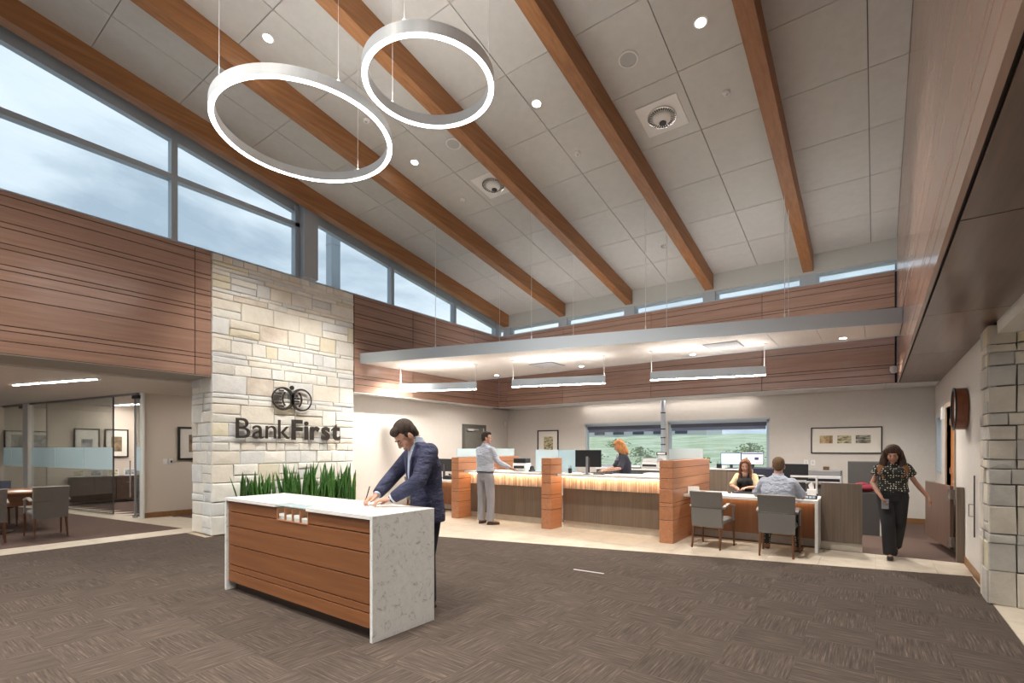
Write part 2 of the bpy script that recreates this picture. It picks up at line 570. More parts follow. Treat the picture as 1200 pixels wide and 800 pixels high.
def clip(poly, a, b, c):
    """keep a*x+b*y<=c"""
    out = []
    for i in range(len(poly)):
        p, q = poly[i], poly[(i + 1) % len(poly)]
        dp, dq = a * p[0] + b * p[1] - c, a * q[0] + b * q[1] - c
        if dp <= 0: out.append(p)
        if (dp < 0 < dq) or (dq < 0 < dp):
            t = dp / (dp - dq)
            out.append((p[0] + t * (q[0] - p[0]), p[1] + t * (q[1] - p[1])))
    return out
def area(p):
    return abs(sum(p[i][0] * p[(i + 1) % len(p)][1] - p[(i + 1) % len(p)][0] * p[i][1] for i in range(len(p)))) / 2 if len(p) > 2 else 0
def inview(x, y, z=0, mrg=40):
    d = -sin(YAW) * x + cos(YAW) * y
    if d < .4: return False
    u = 600 + 579 * (x * cos(YAW) + y * sin(YAW)) / d
    v = 525 - 579 * (z - 1.52) / d
    return -mrg < u < 1200 + mrg and -mrg < v < 800 + mrg

# ================================================================== SETTING
LX = -9.24            # plane of the panelled left wall and stone face
BY = 11.9             # plane of the panelled back wall
RX = .95              # lower right wall
YB = 12.8             # lower back wall
YF = -8.0             # entrance side behind the camera
def CZ(y): return 5.517 + (BY - y) / 6

# floor
fl = box(-20, YF, -.2, 6.5, 13, -.012).build('floor', 'grout', kind='structure')
ED = (7.72, .265)     # carpet edge line y = 7.72 + .265 x
T = .46
cand = []
def clip_main(p):
    p = clip(p, -1, 0, 9.98)           # x >= -9.98
    p = clip(p, 1, 0, .92)
    p = clip(p, -ED[1], 1, ED[0])
    return p
i0, i1 = int(-10.2 / T) - 1, int(1 / T) + 1
for i in range(i0, i1):
    for j in range(-18, 18):
        g = 0
        sq = [(i * T + g, j * T + g), ((i + 1) * T - g, j * T + g), ((i + 1) * T - g, (j + 1) * T - g), (i * T + g, (j + 1) * T - g)]
        p = clip_main(sq)
        if area(p) < .004: continue
        cx, cy = sum(q[0] for q in p) / len(p), sum(q[1] for q in p) / len(p)
        if -10 < cx < -9.3 and 3.9 < cy: continue
        cand.append((0 if inview(cx, cy) else 1, cx * cx + cy * cy, p, (i + j) % 2))
cand.sort(key=lambda t: (t[0], t[1]))
rest = {0: MB(), 1: MB()}
for k, (nv, dd, p, par) in enumerate(cand):
    if k < 300 and not nv:
        MB().prism(p, -.012, 0).build('carpet_tile', 'carp_x' if par else 'carp_y', fl)
    else:
        rest[par].prism(p, -.012, 0)
for par in (0, 1):
    if rest[par].v: rest[par].build('carpet_tile', 'carp_x' if par else 'carp_y', fl, kind='stuff')
# porcelain walkway tiles between the carpet edge and the counters
TW = .61
for i in range(-17, 2):
    for j in range(8, 16):
        g = .0015
        p = [(i * TW + g, j * TW + g), ((i + 1) * TW - g, j * TW + g), ((i + 1) * TW - g, (j + 1) * TW - g), (i * TW + g, (j + 1) * TW - g)]
        p = clip(p, ED[1], -1, -ED[0])
        p = clip(p, 0, 1, 8.79)
        p = clip(p, 1, 0, RX)
        p = clip(p, -1, 0, 9.6)
        if area(p) > .003: MB().prism(p, -.012, 0).build('porcelain_tile', 'cream', fl)
# strip beside the lounge, and on to the hall behind the stone
for j in range(-13, 7):
    p = [(-10.58, j * TW), (-9.99, j * TW), (-9.99, (j + 1) * TW - .003), (-10.58, (j + 1) * TW - .003)]
    MB().prism(p, -.012, 0).build('porcelain_tile', 'cream', fl)
G0, G1 = (-12.78, 3.85), (-16.0, 3.36)
gs = (G0[1] - G1[1]) / (G0[0] - G1[0])
def GY(x): return G0[1] + gs * (x - G0[0])
for k in range(14):
    x0, x1 = -10.6 - k * TW, -10.6 - (k + 1) * TW + .003
    MB().prism([(x0, GY(x0) - .32), (x0, GY(x0) + .55), (x1, GY(x1) + .0 + (.55 if x1 > -12.9 else .05)), (x1, GY(x1) - .30)], -.012, 0).build('porcelain_tile', 'cream', fl)
MB().prism([(-20, YF), (-10.585, YF), (-10.585, GY(-10.6) - .33), (-20, GY(-20) - .31)], -.012, -.001).build('lounge_carpet', 'carp_o', fl)
MB().prism([(-20, GY(-20) + .06), (-12.9, GY(-12.9) + .06), (-12.9, 9), (-20, 9)], -.012, -.001).build('office_carpet', 'carp_o', fl)
box(-12.75, GY(-12) + .45, -.012, -10.1, 9, -.001).build('hall_carpet', 'carp_o', fl)
box(-9.6, 8.795, -.012, RX, 12.8, -.001).build('office_carpet', 'carp_o', fl)
for j in range(-13, 11):   # porcelain at the right-hand opening
    for i in range(0, 8):
        MB().prism([(.925 + i * TW, j * TW + .0), (.925 + (i + 1) * TW - .003, j * TW), (.925 + (i + 1) * TW - .003, (j + 1) * TW - .003), (.925 + i * TW, (j + 1) * TW - .003)], -.012, 0).build('porcelain_tile', 'cream', fl) if (j + 1) * TW < 6.8 and (i < 3) else None
box(.925 + 3 * TW, YF, -.012, 6.5, 6.7, -.001).build('side_carpet', 'carp_o', fl)

# sloped ceiling
def slab(x0, x1, y0, y1, dz0, dz1):
    """slab following the roof slope"""
    a, b = CZ(y0), CZ(y1)
    return MB().add([(x0, y0, a + dz0), (x1, y0, a + dz0), (x1, y1, b + dz0), (x0, y1, b + dz0), (x0, y0, a + dz1), (x1, y0, a + dz1), (x1, y1, b + dz1), (x0, y1, b + dz1)],
                    [(0, 3, 2, 1), (4, 5, 6, 7), (0, 1, 5, 4), (1, 2, 6, 5), (2, 3, 7, 6), (3, 0, 4, 7)])
ce = slab(LX - .35, .5, YF - .3, BY + .3, .02, .25).build('ceiling', 'ceil_back', kind='structure')
xs = [LX - .1, -8.02, -6.03, -4.06, -2.08, -.073, .33]
ys = [BY] + [10.85 - 1.095 * k for k in range(18)]
for a in range(len(xs) - 1):
    for b in range(len(ys) - 1):
        y1, y0 = ys[b], max(ys[b + 1], YF)
        if y1 <= YF: continue
        slab(xs[a] + .006, xs[a + 1] - .006, y0 + .005, y1 - .005, 0, .02).build('ceiling_panel', 'ceil', ce)
# painted fascia between the ceiling and the back clerestory
box(LX - .1, BY, 5.13, .33, BY + .2, 5.56).build('trim_1', 'fascia', kind='structure')

# beams
bx = [-1.03, -3.0, -4.96, -6.92, -8.87]
bl = ['glulam roof beam nearest the right-hand wood bulkhead', 'glulam roof beam second from the right-hand bulkhead', 'glulam roof beam in the middle of the sloped ceiling',
      'glulam roof beam second from the tall left windows, behind the bigger ring light', 'glulam roof beam running right along the tall left windows']
for x, l in zip(bx, bl):
    o = thing('roof_beam', l, 'beam', (x - .095, BY, CZ(BY)), 0, 'glulam beams under the sloped ceiling')
    L = BY - YF
    hb = .34
    b = MB().prism_axis([(-.003, -hb), (-.003, 0.0), (-L, L / 6), (-L, L / 6 - hb)], -.095, .095, 0)
    fixn(b.build('timber', 'beam', o))
    # lamination lines
    for k in range(1, 4):
        pass

# panelled upper walls: groove heights shared by the left and the back wall
GZ = [4.92, 4.845, 4.71, 4.495, 4.42, 4.215, 4.14, 3.935, 3.865, 3.725, 3.505, 3.135, 3.065, 2.93, 2.765]
GZB = [4.90, 4.82, 4.692, 4.469, 4.408, 4.21, 4.14, 3.935, 3.865, 3.725, 3.499, 3.115, 3.055, 2.928, 2.765]
wl = box(LX - .3, YF, 2.765, LX - .022, 3.80, 4.91).build('wall_left', 'groove', kind='structure')
box(LX - .3, 6.70, 2.765, LX - .022, BY, 4.91).build('upper_backing', 'groove', wl)
def planks_left(y0, y1):
    for a, b in zip(GZ[:-1], GZ[1:]):
        MB().box(LX - .022, y0 + .005, b + .006, LX + .0, y1 - .005, a - .004, c=.002).build('wood_panel', 'band_y', wl)
ends = [YF, -4.6, -1.2, 0.1, 3.54, 3.80]
for a, b in zip(ends[:-1], ends[1:]): planks_left(a, b)
ends = [6.70, 8.416, 10.746, BY]
for a, b in zip(ends[:-1], ends[1:]): planks_left(a, b)
box(LX - .30, YF, 4.905, LX + .01, BY + .2, 4.925).build('sill', 'frame', wl)
# taupe soffit beam over the lounge opening, with its return behind the planks
box(-10.3, YF, 2.752, LX - .0, 3.80, 2.763).build('soffit', 'taupe', wl)
# lower left wall beyond the stone
wll = box(-9.9, 6.70, 0, -9.6, YB + .2, 3.0).build('wall_left', 'paint', kind='structure')
box(-9.6, 6.70, 2.745, LX + 0, YB, 2.763).build('soffit', 'white', wll)
box(-9.6, 6.7, 0, -9.588, 12.8, .10).build('baseboard_left', 'base', kind='structure')

wb = box(LX - .02, BY + .022, 2.765, .33, BY + .3, 4.89).build('wall_back', 'groove', kind='structure')
xe = [LX, -8.95, -6.989, -4.478, -1.992, .30]
for a, b in zip(xe[:-1], xe[1:]):
    for p, q in zip(GZB[:-1], GZB[1:]):
        dy = .03 if p <= 3.07 else 0     # the lowest boards stand a little proud
        MB().box(a + .004, BY - dy, q + .006, b - .004, BY + .022, p - .004, c=.002).build('wood_panel', 'band_x', wb)
box(LX, BY - .01, 4.895, .33, BY + .3, 4.915).build('sill', 'frame', wb)
wbl = MB()
# low back wall with two window openings
def wall_openings_x(x0, x1, y0, y1, z0, z1, ops):
    m = MB()
    ops = sorted(ops)
    cur = x0
    for (a, b, c, d) in ops:
        m.box(cur, y0, z0, a, y1, z1)
        m.box(a, y0, z0, b, y1, c)
        m.box(a, y0, d, b, y1, z1)
        cur = b
    m.box(cur, y0, z0, x1, y1, z1)
    return m
W1 = (-6.78, -4.50, 1.0, 2.20)
W2 = (-4.36, -1.99, 1.0, 2.20)
wall_openings_x(-9.9, 1.2, YB, YB + .25, 0, 3.2, [W1, W2]).build('wall_back', 'paint', wb)
box(-9.6, YB - .012, 0, RX, YB, .11).build('baseboard_back', 'base', kind='structure')
# soffit strip between the panelled band and the low back wall (acoustic tiles with a cove slot)
sof = box(LX, BY + .3, 2.80, RX + .3, YB, 2.9).build('ceiling', 'white', kind='structure')
xx = LX - .36
while xx < RX:
    x2 = min(xx + 1.22, RX)
    for (ya, yb) in ((BY, BY + .62), (BY + .626, YB)):
        if yb == YB and -6.9 < (xx + x2) / 2 < -1.9: continue
        box(xx + .003, ya, 2.745, x2 - .003, yb - .003, 2.763).build('ceiling_tile', 'white', sof)
    xx = x2
box(-6.9, BY + .626, 2.79, -1.9, YB, 2.80).build('cove_top', 'white', sof)
cv = thing('cove_light', 'linear cove light hidden in the slot above the two rear windows', 'light', (-4.4, BY + .70, 2.775))
box(-2.42, -.03, -.012, 2.42, .03, .008).build('housing', 'white', cv)
box(-2.4, -.025, -.016, 2.4, .025, -.013).build('lens', 'ledcove', cv)

# right side: bulkhead face, soffit, low wall
wr = box(.352, YF, 2.80, .6, BY + .3, 9.2).build('wall_right', 'groove', kind='structure')
GR = [8.9, 8.2, 7.9, 7.2, 6.9, 6.3, 6.0, 5.75, 5.3, 5.15] + GZ
ye = [YF, -4.3, -.7, 2.9, 6.5, 10.1, BY]
for a, b in zip(ye[:-1], ye[1:]):
    for p, q in zip(GR[:-1], GR[1:]):
        if q > CZ(a): continue
        MB().box(.33, a + .004, q + .006, .352, b - .004, p - .004, c=.002).build('wood_panel', 'band_y', wr)
box(.325, YF, 2.75, .352, BY, 2.772).build('edge_strip', 'band_y', wr)
box(.352, YF, 2.765, RX + .2, BY, 2.80).build('soffit_backing', 'groove', wr)
se = [YF, -6, -3.6, -1.2, 1.2, 3.6, 6.0, 8.4, 10.8, BY]
for a, b in zip(se[:-1], se[1:]):
    box(.37, a + .006, 2.752, RX, b - .006, 2.766).build('soffit_panel', 'soffit', wr)
# low right wall from the stone pillar to the back with door and window openings
def wall_openings_y(y0, y1, x0, x1, z0, z1, ops):
    m = MB()
    cur = y0
    for (a, b, c, d) in sorted(ops):
        m.box(x0, cur, z0, x1, a, z1)
        if c > z0: m.box(x0, a, z0, x1, b, c)
        m.box(x0, a, d, x1, b, z1)
        cur = b
    m.box(x0, cur, z0, x1, y1, z1)
    return m
DR = (9.75, 10.85, 0, 2.18)
WR = (11.65, 12.45, 1.06, 2.14)
wrl = wall_openings_y(7.1, YB + .2, RX, RX + .15, 0, 3.0, [DR, WR]).build('wall_right', 'paint', wr)
MB().box(RX - .012, 7.1, 0, RX, DR[0], .10).box(RX - .012, DR[1], 0, RX, YB, .10).build('baseboard_right', 'base', kind='structure')
# ceiling and walls of the side area on the right
box(RX, YF, 2.63, 6.5, 6.66, 2.9).build('ceiling', 'white', kind='structure')
box(6.4, YF, 0, 6.6, 7.0, 2.7).build('wall_right', 'paint', kind='structure')
box(2.6, 6.9, 0, 6.6, 7.1, 2.7).build('wall_back', 'paint', kind='structure')
# room behind the right wall seen through door and window
box(RX + .15, 7.1, -.01, 4, 13, 0).build('floor', 'carp_o', kind='structure')
box(3.9, 7.1, 0, 4, 13, 2.8).build('wall_right', 'paint_warm', kind='structure')

# lounge ceiling, walls
lc = box(-20, YF, 2.72, -10.2, 9.2, 2.9).build('ceiling', 'white', kind='structure')
lc.data.materials[0] = M['cloud_in']
box(-10.2, 3.8, 2.72, -10.0, 9.2, 2.9).build('ceiling', 'cloud_in', kind='structure')
wl2 = box(-12.9, 3.88, 0, -12.8, 9, 2.72).build('wall_left', 'paint_warm', kind='structure')
box(-12.93, 3.86, 0, -12.74, 3.90, 2.72).build('wall_end_trim', 'white', wl2)
box(-12.8, 3.88, 0, -12.785, 9, .11).build('baseboard_left', 'base', kind='structure')
box(-12.9, 8.9, 0, -10, 9, 2.72).build('wall_back', 'paint_warm', kind='structure')
box(-10.1, 6.7, 0, -9.9, 9, 2.72).build('wall_left', 'paint_warm', kind='structure')
box(-20.1, YF, 0, -20, 9.1, 2.72).build('wall_left', 'paint_warm', kind='structure')
box(-20, 8.9, 0, -12.9, 9, 2.72).build('wall_back', 'paint_warm', kind='structure')
box(-17.65, GY(-17.6) + .1, 0, -17.52, 8.9, 2.72).build('wall_left', 'paint_warm', kind='structure')

# entrance side behind the camera: glazed wall
wf = MB()
ops = [(-19 + 2.3 * k, -19 + 2.3 * k + 2.0, .4, 2.5) for k in range(4)] + [(-9 + 2.35 * k, -9 + 2.35 * k + 2.1, .15, 2.6) for k in range(4)] + [(1.2, 6, .4, 2.4)]
wall_openings_x(-20, 6.6, YF - .3, YF, 0, 2.9, ops).build('wall_front', 'paint', kind='structure')
wall_openings_x(LX - .3, .6, YF - .3, YF, 2.9, 9.2, [(-9 + 2.35 * k, -9 + 2.35 * k + 2.1, 3.2, 7.6) for k in range(4)]).build('wall_front', 'paint', kind='structure')

# ---------------- windows
# left clerestory: frames follow the roof slope
WX0, WX1 = LX - .20, LX - .08
def ztop(y): return 5.28 + (BY - y) / 6
win = bpy.data.objects.new('window_1', None); col.objects.link(win); win['kind'] = 'structure'
def frame_bar(y0, y1, dz0, dz1, name='frame_head'):
    m = MB().prism_axis([(y0, ztop(y0) + dz0), (y1, ztop(y1) + dz0), (y1, ztop(y1) + dz1), (y0, ztop(y0) + dz1)], WX0, WX1, 0)
    fixn(m.build(name, 'frame', win))
frame_bar(YF, BY, -.13, .02)
frame_bar(YF, BY, .02, .45, 'wall_above')
muls = [-5.6, -3.5, -1.2, 1.05, 3.26]
muls2 = [7.82, 10.0]
for y in muls + muls2:
    box(WX0, y - .045, 4.92, WX1 + .03, y + .045, ztop(y) - .02).build('mullion', 'frame', win)
for a, b in zip([YF] + muls, muls + [5.45]):
    box(WX0 + .01, a + .045, 5.935, WX1 + .03, b - (.045 if b < 5 else 0), 6.02).build('transom', 'frame', win)
box(WX0, 5.36, 4.92, WX1 + .03, 5.45, ztop(5.4) - .02).build('mullion', 'frame', win)
box(WX0, 11.78, 4.92, WX1 + .05, BY + .15, ztop(11.8)).build('mullion', 'frame', win)
allm = [YF] + muls + [5.5]
for a, b in zip(allm[:-1], allm[1:]):
    box(LX - .145, a, 4.93, LX - .14, b, 5.95).build('pane', 'glass', win)
    fixn(MB().prism_axis([(a, 6.0), (b, 6.0), (b, ztop(b) - .1), (a, ztop(a) - .1)], LX - .145, LX - .14, 0).build('pane', 'glass', win))
for a, b in zip([5.7] + muls2, muls2 + [BY]):
    fixn(MB().prism_axis([(a, 4.93), (b, 4.93), (b, ztop(b) - .1), (a, ztop(a) - .1)], LX - .145, LX - .14, 0).build('pane', 'glass', win))
# steel post in the window wall above the stone
pt = thing('steel_post', 'wide grey painted steel post standing on the stone wall between the tall windows', 'post', (LX - .02, 5.6, 4.925))
fixn(MB().prism_axis([(-.15, 0), (.15, 0), (.15, CZ(5.75) - 4.925 - .002), (-.15, CZ(5.45) - 4.925 - .002)], -.22, .14, 0).build('column', 'post', pt))
# exterior canopy post seen through the glass
pe = thing('canopy_post', 'pale blue-grey exterior post seen through the tall left window', 'post', (-11.4, 7.62, -.5))
box(-.12, -.13, 0, .12, .13, 9).build('shaft', 'post', pe)
for k in range(4): box(-.13, -.14, 4.7 + k * 1.3, .13, .14, 4.72 + k * 1.3).build('joint_plate', 'frame', pe)

# back clerestory ribbon
win = bpy.data.objects.new('window_2', None); col.objects.link(win); win['kind'] = 'structure'
posts = [x - .095 for x in bx]
box(LX, BY + .05, 5.07, .33, BY + .16, 5.135).build('frame_head', 'frame', win)
box(LX, BY + .05, 4.915, .33, BY + .16, 4.935).build('frame_sill', 'frame', win)
edges = sorted([LX] + posts + [.33])
for a, b in zip(edges[:-1], edges[1:]):
    a2 = a + (.13 if a > LX + .1 else 0)
    b2 = b - (.13 if b < .3 else 0)
    if b2 - a2 < .3: continue
    box(a2, BY + .06, 4.935, a2 + .06, BY + .15, 5.07).build('mullion', 'frame', win)
    box(b2 - .03, BY + .06, 4.935, b2, BY + .15, 5.07).build('mullion', 'frame', win)
    box(a2 + .06, BY + .10, 4.93, b2 - .03, BY + .105, 5.075).build('pane', 'glass', win)
for x in posts:
    box(x - .13, BY + .005, 4.90, x + .13, BY + .12, 5.14).build('post_cover', 'post', win)

# rear low windows
for n, (a, b, c, d) in ((3, W1), (4, W2)):
    win = bpy.data.objects.new('window_%d' % n, None); col.objects.link(win); win['kind'] = 'structure'
    f = .06
    m = MB().box(a, YB + .02, c, a + f, YB + .12, d).box(b - f, YB + .02, c, b, YB + .12, d).box(a, YB + .02, d - f, b, YB + .12, d).box(a, YB + .02, c, b, YB + .12, c + f)
    m.box(a - .02, YB - .012, d, b + .02, YB, d + .035)
    m.build('window_frame', 'frame', win)
    box(a + f, YB + .07, c + f, b - f, YB + .075, d - f).build('pane', 'glass', win)
    box(a + f, YB + .03, d - f - .09, b - f, YB + .06, d - f).build('shade_roll', 'shade', win)
    box(a + f + .02, YB + .045, d - f - .17, b - f - .02, YB + .048, d - f - .08).build('roller_shade', mat('shade_screen', (.16, .19, .28), .8), win)
# right wall: sidelight window and door
win = bpy.data.objects.new('window_5', None); col.objects.link(win); win['kind'] = 'structure'
a, b, c, d = WR
MB().box(RX - .01, a, c, RX + .12, a + .05, d).box(RX - .01, b - .05, c, RX + .12, b, d).box(RX - .01, a, d - .05, RX + .12, b, d).box(RX - .01, a, c, RX + .12, b, c + .05).build('window_frame', 'frame', win)
box(RX + .05, a, c, RX + .055, b, d).build('pane', 'glass', win)
dr = bpy.data.objects.new('door_1', None); col.objects.link(dr); dr['kind'] = 'structure'
a, b, c, d = DR
MB().box(RX - .02, a - .06, 0, RX + .15, a + .0, d + .06).box(RX - .02, b, 0, RX + .15, b + .06, d + .06).box(RX - .02, a, d, RX + .15, b, d + .06).build('door_frame', mat('door_frame_paint', (.36, .29, .22), .5), dr)
box(RX + .05, a, .01, RX + .09, b, d).build('door_leaf', wood('door_wood', (.34, .115, .022), (.48, .19, .05), 2, .4), dr)
MB().cyl((RX - .0, a + .12, 1.02), (RX + .06, a + .12, 1.02), .012).box(RX - .01, a + .1, 1.0, RX + .01, a + .24, 1.03).build('door_handle', 'chrome', dr)
for z in (.3, 1.1, 1.9): box(RX + .03, b - .03, z, RX + .06, b - .0, z + .1).build('hinge', 'chrome', dr)
# dark steel door on the far left wall
dr = bpy.data.objects.new('door_2', None); col.objects.link(dr); dr['kind'] = 'structure'
MB().box(-9.6, 10.62, 0, -9.57, 10.72, 2.22).box(-9.6, 11.58, 0, -9.57, 11.68, 2.22).box(-9.6, 10.72, 2.12, -9.57, 11.58, 2.22).build('door_frame', mat('steel_frame', (.10, .10, .09), .5), dr)
box(-9.6, 10.72, .01, -9.58, 11.56, 2.12).build('door_leaf', mat('steel_door', (.14, .14, .12), .5, c2=(.16, .16, .14), nscale=2), dr)
MB().box(-9.58, 10.8, 2.03, -9.52, 11.05, 2.09).box(-9.56, 11.0, 2.06, -9.54, 11.3, 2.08).build('door_closer', 'lgrey', dr)
box(-9.58, 11.55, .01, -9.572, 11.575, 2.12).build('edge_strip', 'white', dr)

# ================================================================== STONEWORK
CHM = [.014, .0035]
def stone(face, u0, u1, z0, z1, depth, parent, m, off):
    """face: function (u, z, out) -> xyz ; irregular block with chamfered face"""
    w_, h_ = u1 - u0, z1 - z0
    j = lambda s: random.uniform(-s, s)
    g = CHM[1]
    cs = [(u0 + g + j(.004), z0 + g + j(.004)), (u1 - g + j(.006), z0 + g + j(.004)), (u1 - g + j(.006), z1 - g + j(.004)), (u0 + g + j(.004), z1 - g + j(.004))]
    out = off + random.uniform(.0, .018)
    ch = min(CHM[0], w_ * .1, h_ * .12)
    cx, cz = (u0 + u1) / 2, (z0 + z1) / 2
    vs = [face(a, b, -depth) for a, b in cs] + [face(a, b, out - ch * .7) for a, b in cs]
    ins = [(a + (ch if a < cx else -ch), b + (ch if b < cz else -ch)) for a, b in cs]
    vs += [face(a, b, out + j(.004)) for a, b in ins]
    vs += [face(cx + j(w_ * .2), cz + j(h_ * .2), out + random.uniform(.001, .010))]
    fs = []
    for i in range(4):
        k = (i + 1) % 4
        fs += [(i, k, k + 4, i + 4), (i + 4, k + 4, k + 8, i + 8), (i + 8, k + 8, 12)]
    o = MB().add(vs, fs).build('stone', m, parent)
    return fixn(o)

def rows(z0, z1, hs):
    z = z0
    out = []
    while z < z1 - .05:
        h = random.choice(hs)
        if z1 - (z + h) < .08: h = z1 - z
        out.append((z, min(z + h, z1)))
        z += h
    return out
def course(face, u0, u1, zs, parent, mats, wts, off, wr_=(.16, .62), corner=None):
    for ri, (a, b) in enumerate(zs):
        h = b - a
        u = u0
        while u < u1 - .02:
            if h < .12: w_ = random.uniform(.3, .8)
            else: w_ = random.uniform(.9, 2.0) * h
            w_ = max(wr_[0], min(wr_[1], w_))
            if u1 - (u + w_) < .14: w_ = u1 - u
            m = random.choices(mats, wts)[0]
            if h > .24 and random.random() < .3 and w_ > .25:
                s = a + h * random.uniform(.35, .65)
                stone(face, u, u + w_, a, s, .05, parent, m, off)
                stone(face, u, u + w_, s, b, .05, parent, random.choices(mats, wts)[0], off)
            else:
                stone(face, u, u + w_, a, b, .05, parent, m, off)
            u += w_

random.seed(11)
sw = thing('stone_wall', 'tall pale limestone wall block carrying the dark metal lettering', 'wall', (-9.66, 5.255, 0))
MB().box(-.34, -1.40, 0, .36, 1.40, 4.91).build('mortar_core', 'mortar', sw)
def f_front(u, z, o): return (.40 + o - .005, u - 5.255, z)
zs = rows(0, 4.92, [.07, .08, .11, .15, .2, .23, .30, .33, .24])
course(f_front, 3.81, 6.70, zs, sw, STONE, [3.2, 5, 2.0, .8, .25], 0)
def f_left(u, z, o): return (-.42 + u, -1.445 - o + .01, z)
course(f_left, 0, .80, [(a, b) for a, b in zs if a < 2.75], sw, STONE, [5, 4, 1.4, .2, .2], 0, (.18, .5))
def f_right(u, z, o): return (-.42 + u, 1.445 + o - .01, z)
course(f_right, 0, .80, zs, sw, STONE, [4, 5, 1.5, .5, .2], 0, (.3, .8))

random.seed(5)
CHM = [.007, .005]
sp = thing('stone_pillar', 'grey-buff ledge stone pillar at the right edge of the room', 'pillar', (1.86, 6.88, 0))
MB().box(-.95, -.21, 0, .95, .21, 2.70).build('mortar_core', 'mortar_d', sp)
def p_front(u, z, o): return (u - 1.86, -.235 - o, z)
def p_left(u, z, o): return (-.965 - o, u - 6.88, z)
zr = [(0, .33), (.33, .60), (.60, .69), (.69, .96), (.96, 1.17), (1.17, 1.32), (1.32, 1.41), (1.41, 1.60), (1.60, 1.74), (1.74, 1.86), (1.86, 2.12), (2.12, 2.32), (2.32, 2.45), (2.45, 2.53), (2.53, 2.72)]
for a, b in zr:
    course(p_front, .885, 2.8, [(a, b)], sp, STONE2, [3, 4, 1.2], 0, (.09, .20))
    course(p_left, 6.65, 7.10, [(a, b)], sp, STONE2, [3, 4, 1.2], 0, (.10, .26))

# ================================================================== LETTERING AND EMBLEM
sg = thing('wall_sign', 'dark metal BankFirst lettering mounted on the pale stone wall', 'sign', (LX + .03, 5.245, 1.70))
def letter_mesh(ch, off, size):
    cu = bpy.data.curves.new('letter', 'FONT')
    cu.body = ch
    cu.size = size
    cu.extrude = .012
    cu.offset = off
    cu.resolution_u = 4
    o = bpy.data.objects.new('t', cu)
    col.objects.link(o)
    dg = bpy.context.evaluated_depsgraph_get()
    me = bpy.data.meshes.new_from_object(o.evaluated_get(dg))
    bpy.data.objects.remove(o)
    return me
glyphs = []
x = 0
CAP = .365
size = .5
for ch, off in [(c, -.002) for c in 'Bank'] + [(c, .0135) for c in 'First']:
    me = letter_mesh(ch, off, size)
    xs_ = [v.co.x for v in me.vertices]
    ys_ = [v.co.y for v in me.vertices]
    glyphs.append((me, min(xs_), max(xs_), max(ys_), ch))
capH = glyphs[0][3]
sz = CAP / capH
gap = .052
tot = sum((g[2] - g[1]) for g in glyphs) * sz
gap = (2.13 - tot) / (len(glyphs) - 1)
x = 4.185 - 5.245
for me, a, b, h, ch in glyphs:
    for v in me.vertices:
        X_, Y_, Z_ = v.co
        v.co = (Z_ + .0, x + (X_ - a) * sz, Y_ * sz)
    x += (b - a) * sz + gap
    me.materials.append(M['sign'])
    o = bpy.data.objects.new('letter', me)
    col.objects.link(o)
    o.parent = sg
    o.location = (.014, 0, 0)
em = thing('wall_emblem', 'dark metal emblem of linked circles with a dot above the lettering', 'emblem', (LX + .03, 5.245, 2.475))
def ring_yz(m, c0, r0, c1, r1, x0=0, x1=.026, a0=0, a1=2 * pi, n=40):
    """crescent between outer circle c0,r0 and inner circle c1,r1"""
    vs, fs = [], []
    for i in range(n + 1):
        a = a0 + (a1 - a0) * i / n
        po = (c0[0] + r0 * cos(a), c0[1] + r0 * sin(a))
        pi_ = (c1[0] + r1 * cos(a), c1[1] + r1 * sin(a))
        vs += [(x0, *po), (x1, *po), (x1, *pi_), (x0, *pi_)]
    for i in range(n):
        b = i * 4
        for k in range(4):
            fs.append((b + k, b + (k + 1) % 4, b + 4 + (k + 1) % 4, b + 4 + k))
    m.add(vs, fs)
    return m
fixn(ring_yz(MB(), (-.185, 0), .225, (-.205, 0), .185).build('left_ring', 'sign', em))
fixn(ring_yz(MB(), (.185, 0), .225, (.205, 0), .190).build('right_ring', 'sign', em))
fixn(ring_yz(MB(), (0, 0), .205, (0, 0), .185, a0=pi - .72, a1=pi + .72).build('inner_arc', 'sign', em))
fixn(ring_yz(MB(), (0, 0), .205, (0, 0), .178, a0=-.80, a1=.80).build('inner_arc', 'sign', em))
MB().cyl((0, -.01, .225), (.026, -.01, .225), .042, n=20).build('dot', 'sign', em)
for k, (z, a, b) in enumerate([(.155, -.27, -.175), (.095, -.345, -.215), (.035, -.365, -.225), (-.025, -.365, -.225), (-.085, -.345, -.215), (-.145, -.27, -.175)]):
    box(0, a, z - .014, .024, b, z + .014).build('bar', 'sign', em)
for z, a, b in [(.075, .075, .115), (.022, .045, .150), (-.032, .045, .150), (-.085, .075, .125)]:
    box(0, a, z - .013, .024, b, z + .013).build('bar', 'sign', em)

# ================================================================== CEILING FIXTURES
def ring_light(label, c, R, zb):
    t = thing('ring_light', label, 'light', (c[0], c[1], zb), 0, 'hanging ring lights')
    h, wd = .105, .055
    n = 72
    def tor(r0, r1, z0, z1):
        m = MB()
        vs, fs = [], []
        for i in range(n):
            a = 2 * pi * i / n
            for r, z in ((r0, z0), (r1, z0), (r1, z1), (r0, z1)):
                vs.append((r * cos(a), r * sin(a), z))
        for i in range(n):
            b, d = i * 4, ((i + 1) % n) * 4
            for k in range(4):
                fs.append((b + k, d + k, d + (k + 1) % 4, b + (k + 1) % 4))
        return m.add(vs, fs)
    fixn(tor(R - wd, R, .0, h).build('hoop', 'ringwhite', t, smooth=False))
    fixn(tor(R - wd + .008, R - .006, -.006, .004).build('diffuser', 'ledring', t))
    fixn(tor(R - wd + .008, R - .008, h - .004, h + .001).build('added_uplight_face', 'ledup_added', t))  # added glowing top face, unseen from below, to brighten the ceiling
    return t
r1 = ring_light('bigger of the two hanging white ring lights, nearer the tall windows', (-5.02, 3.02), .918, 4.92)
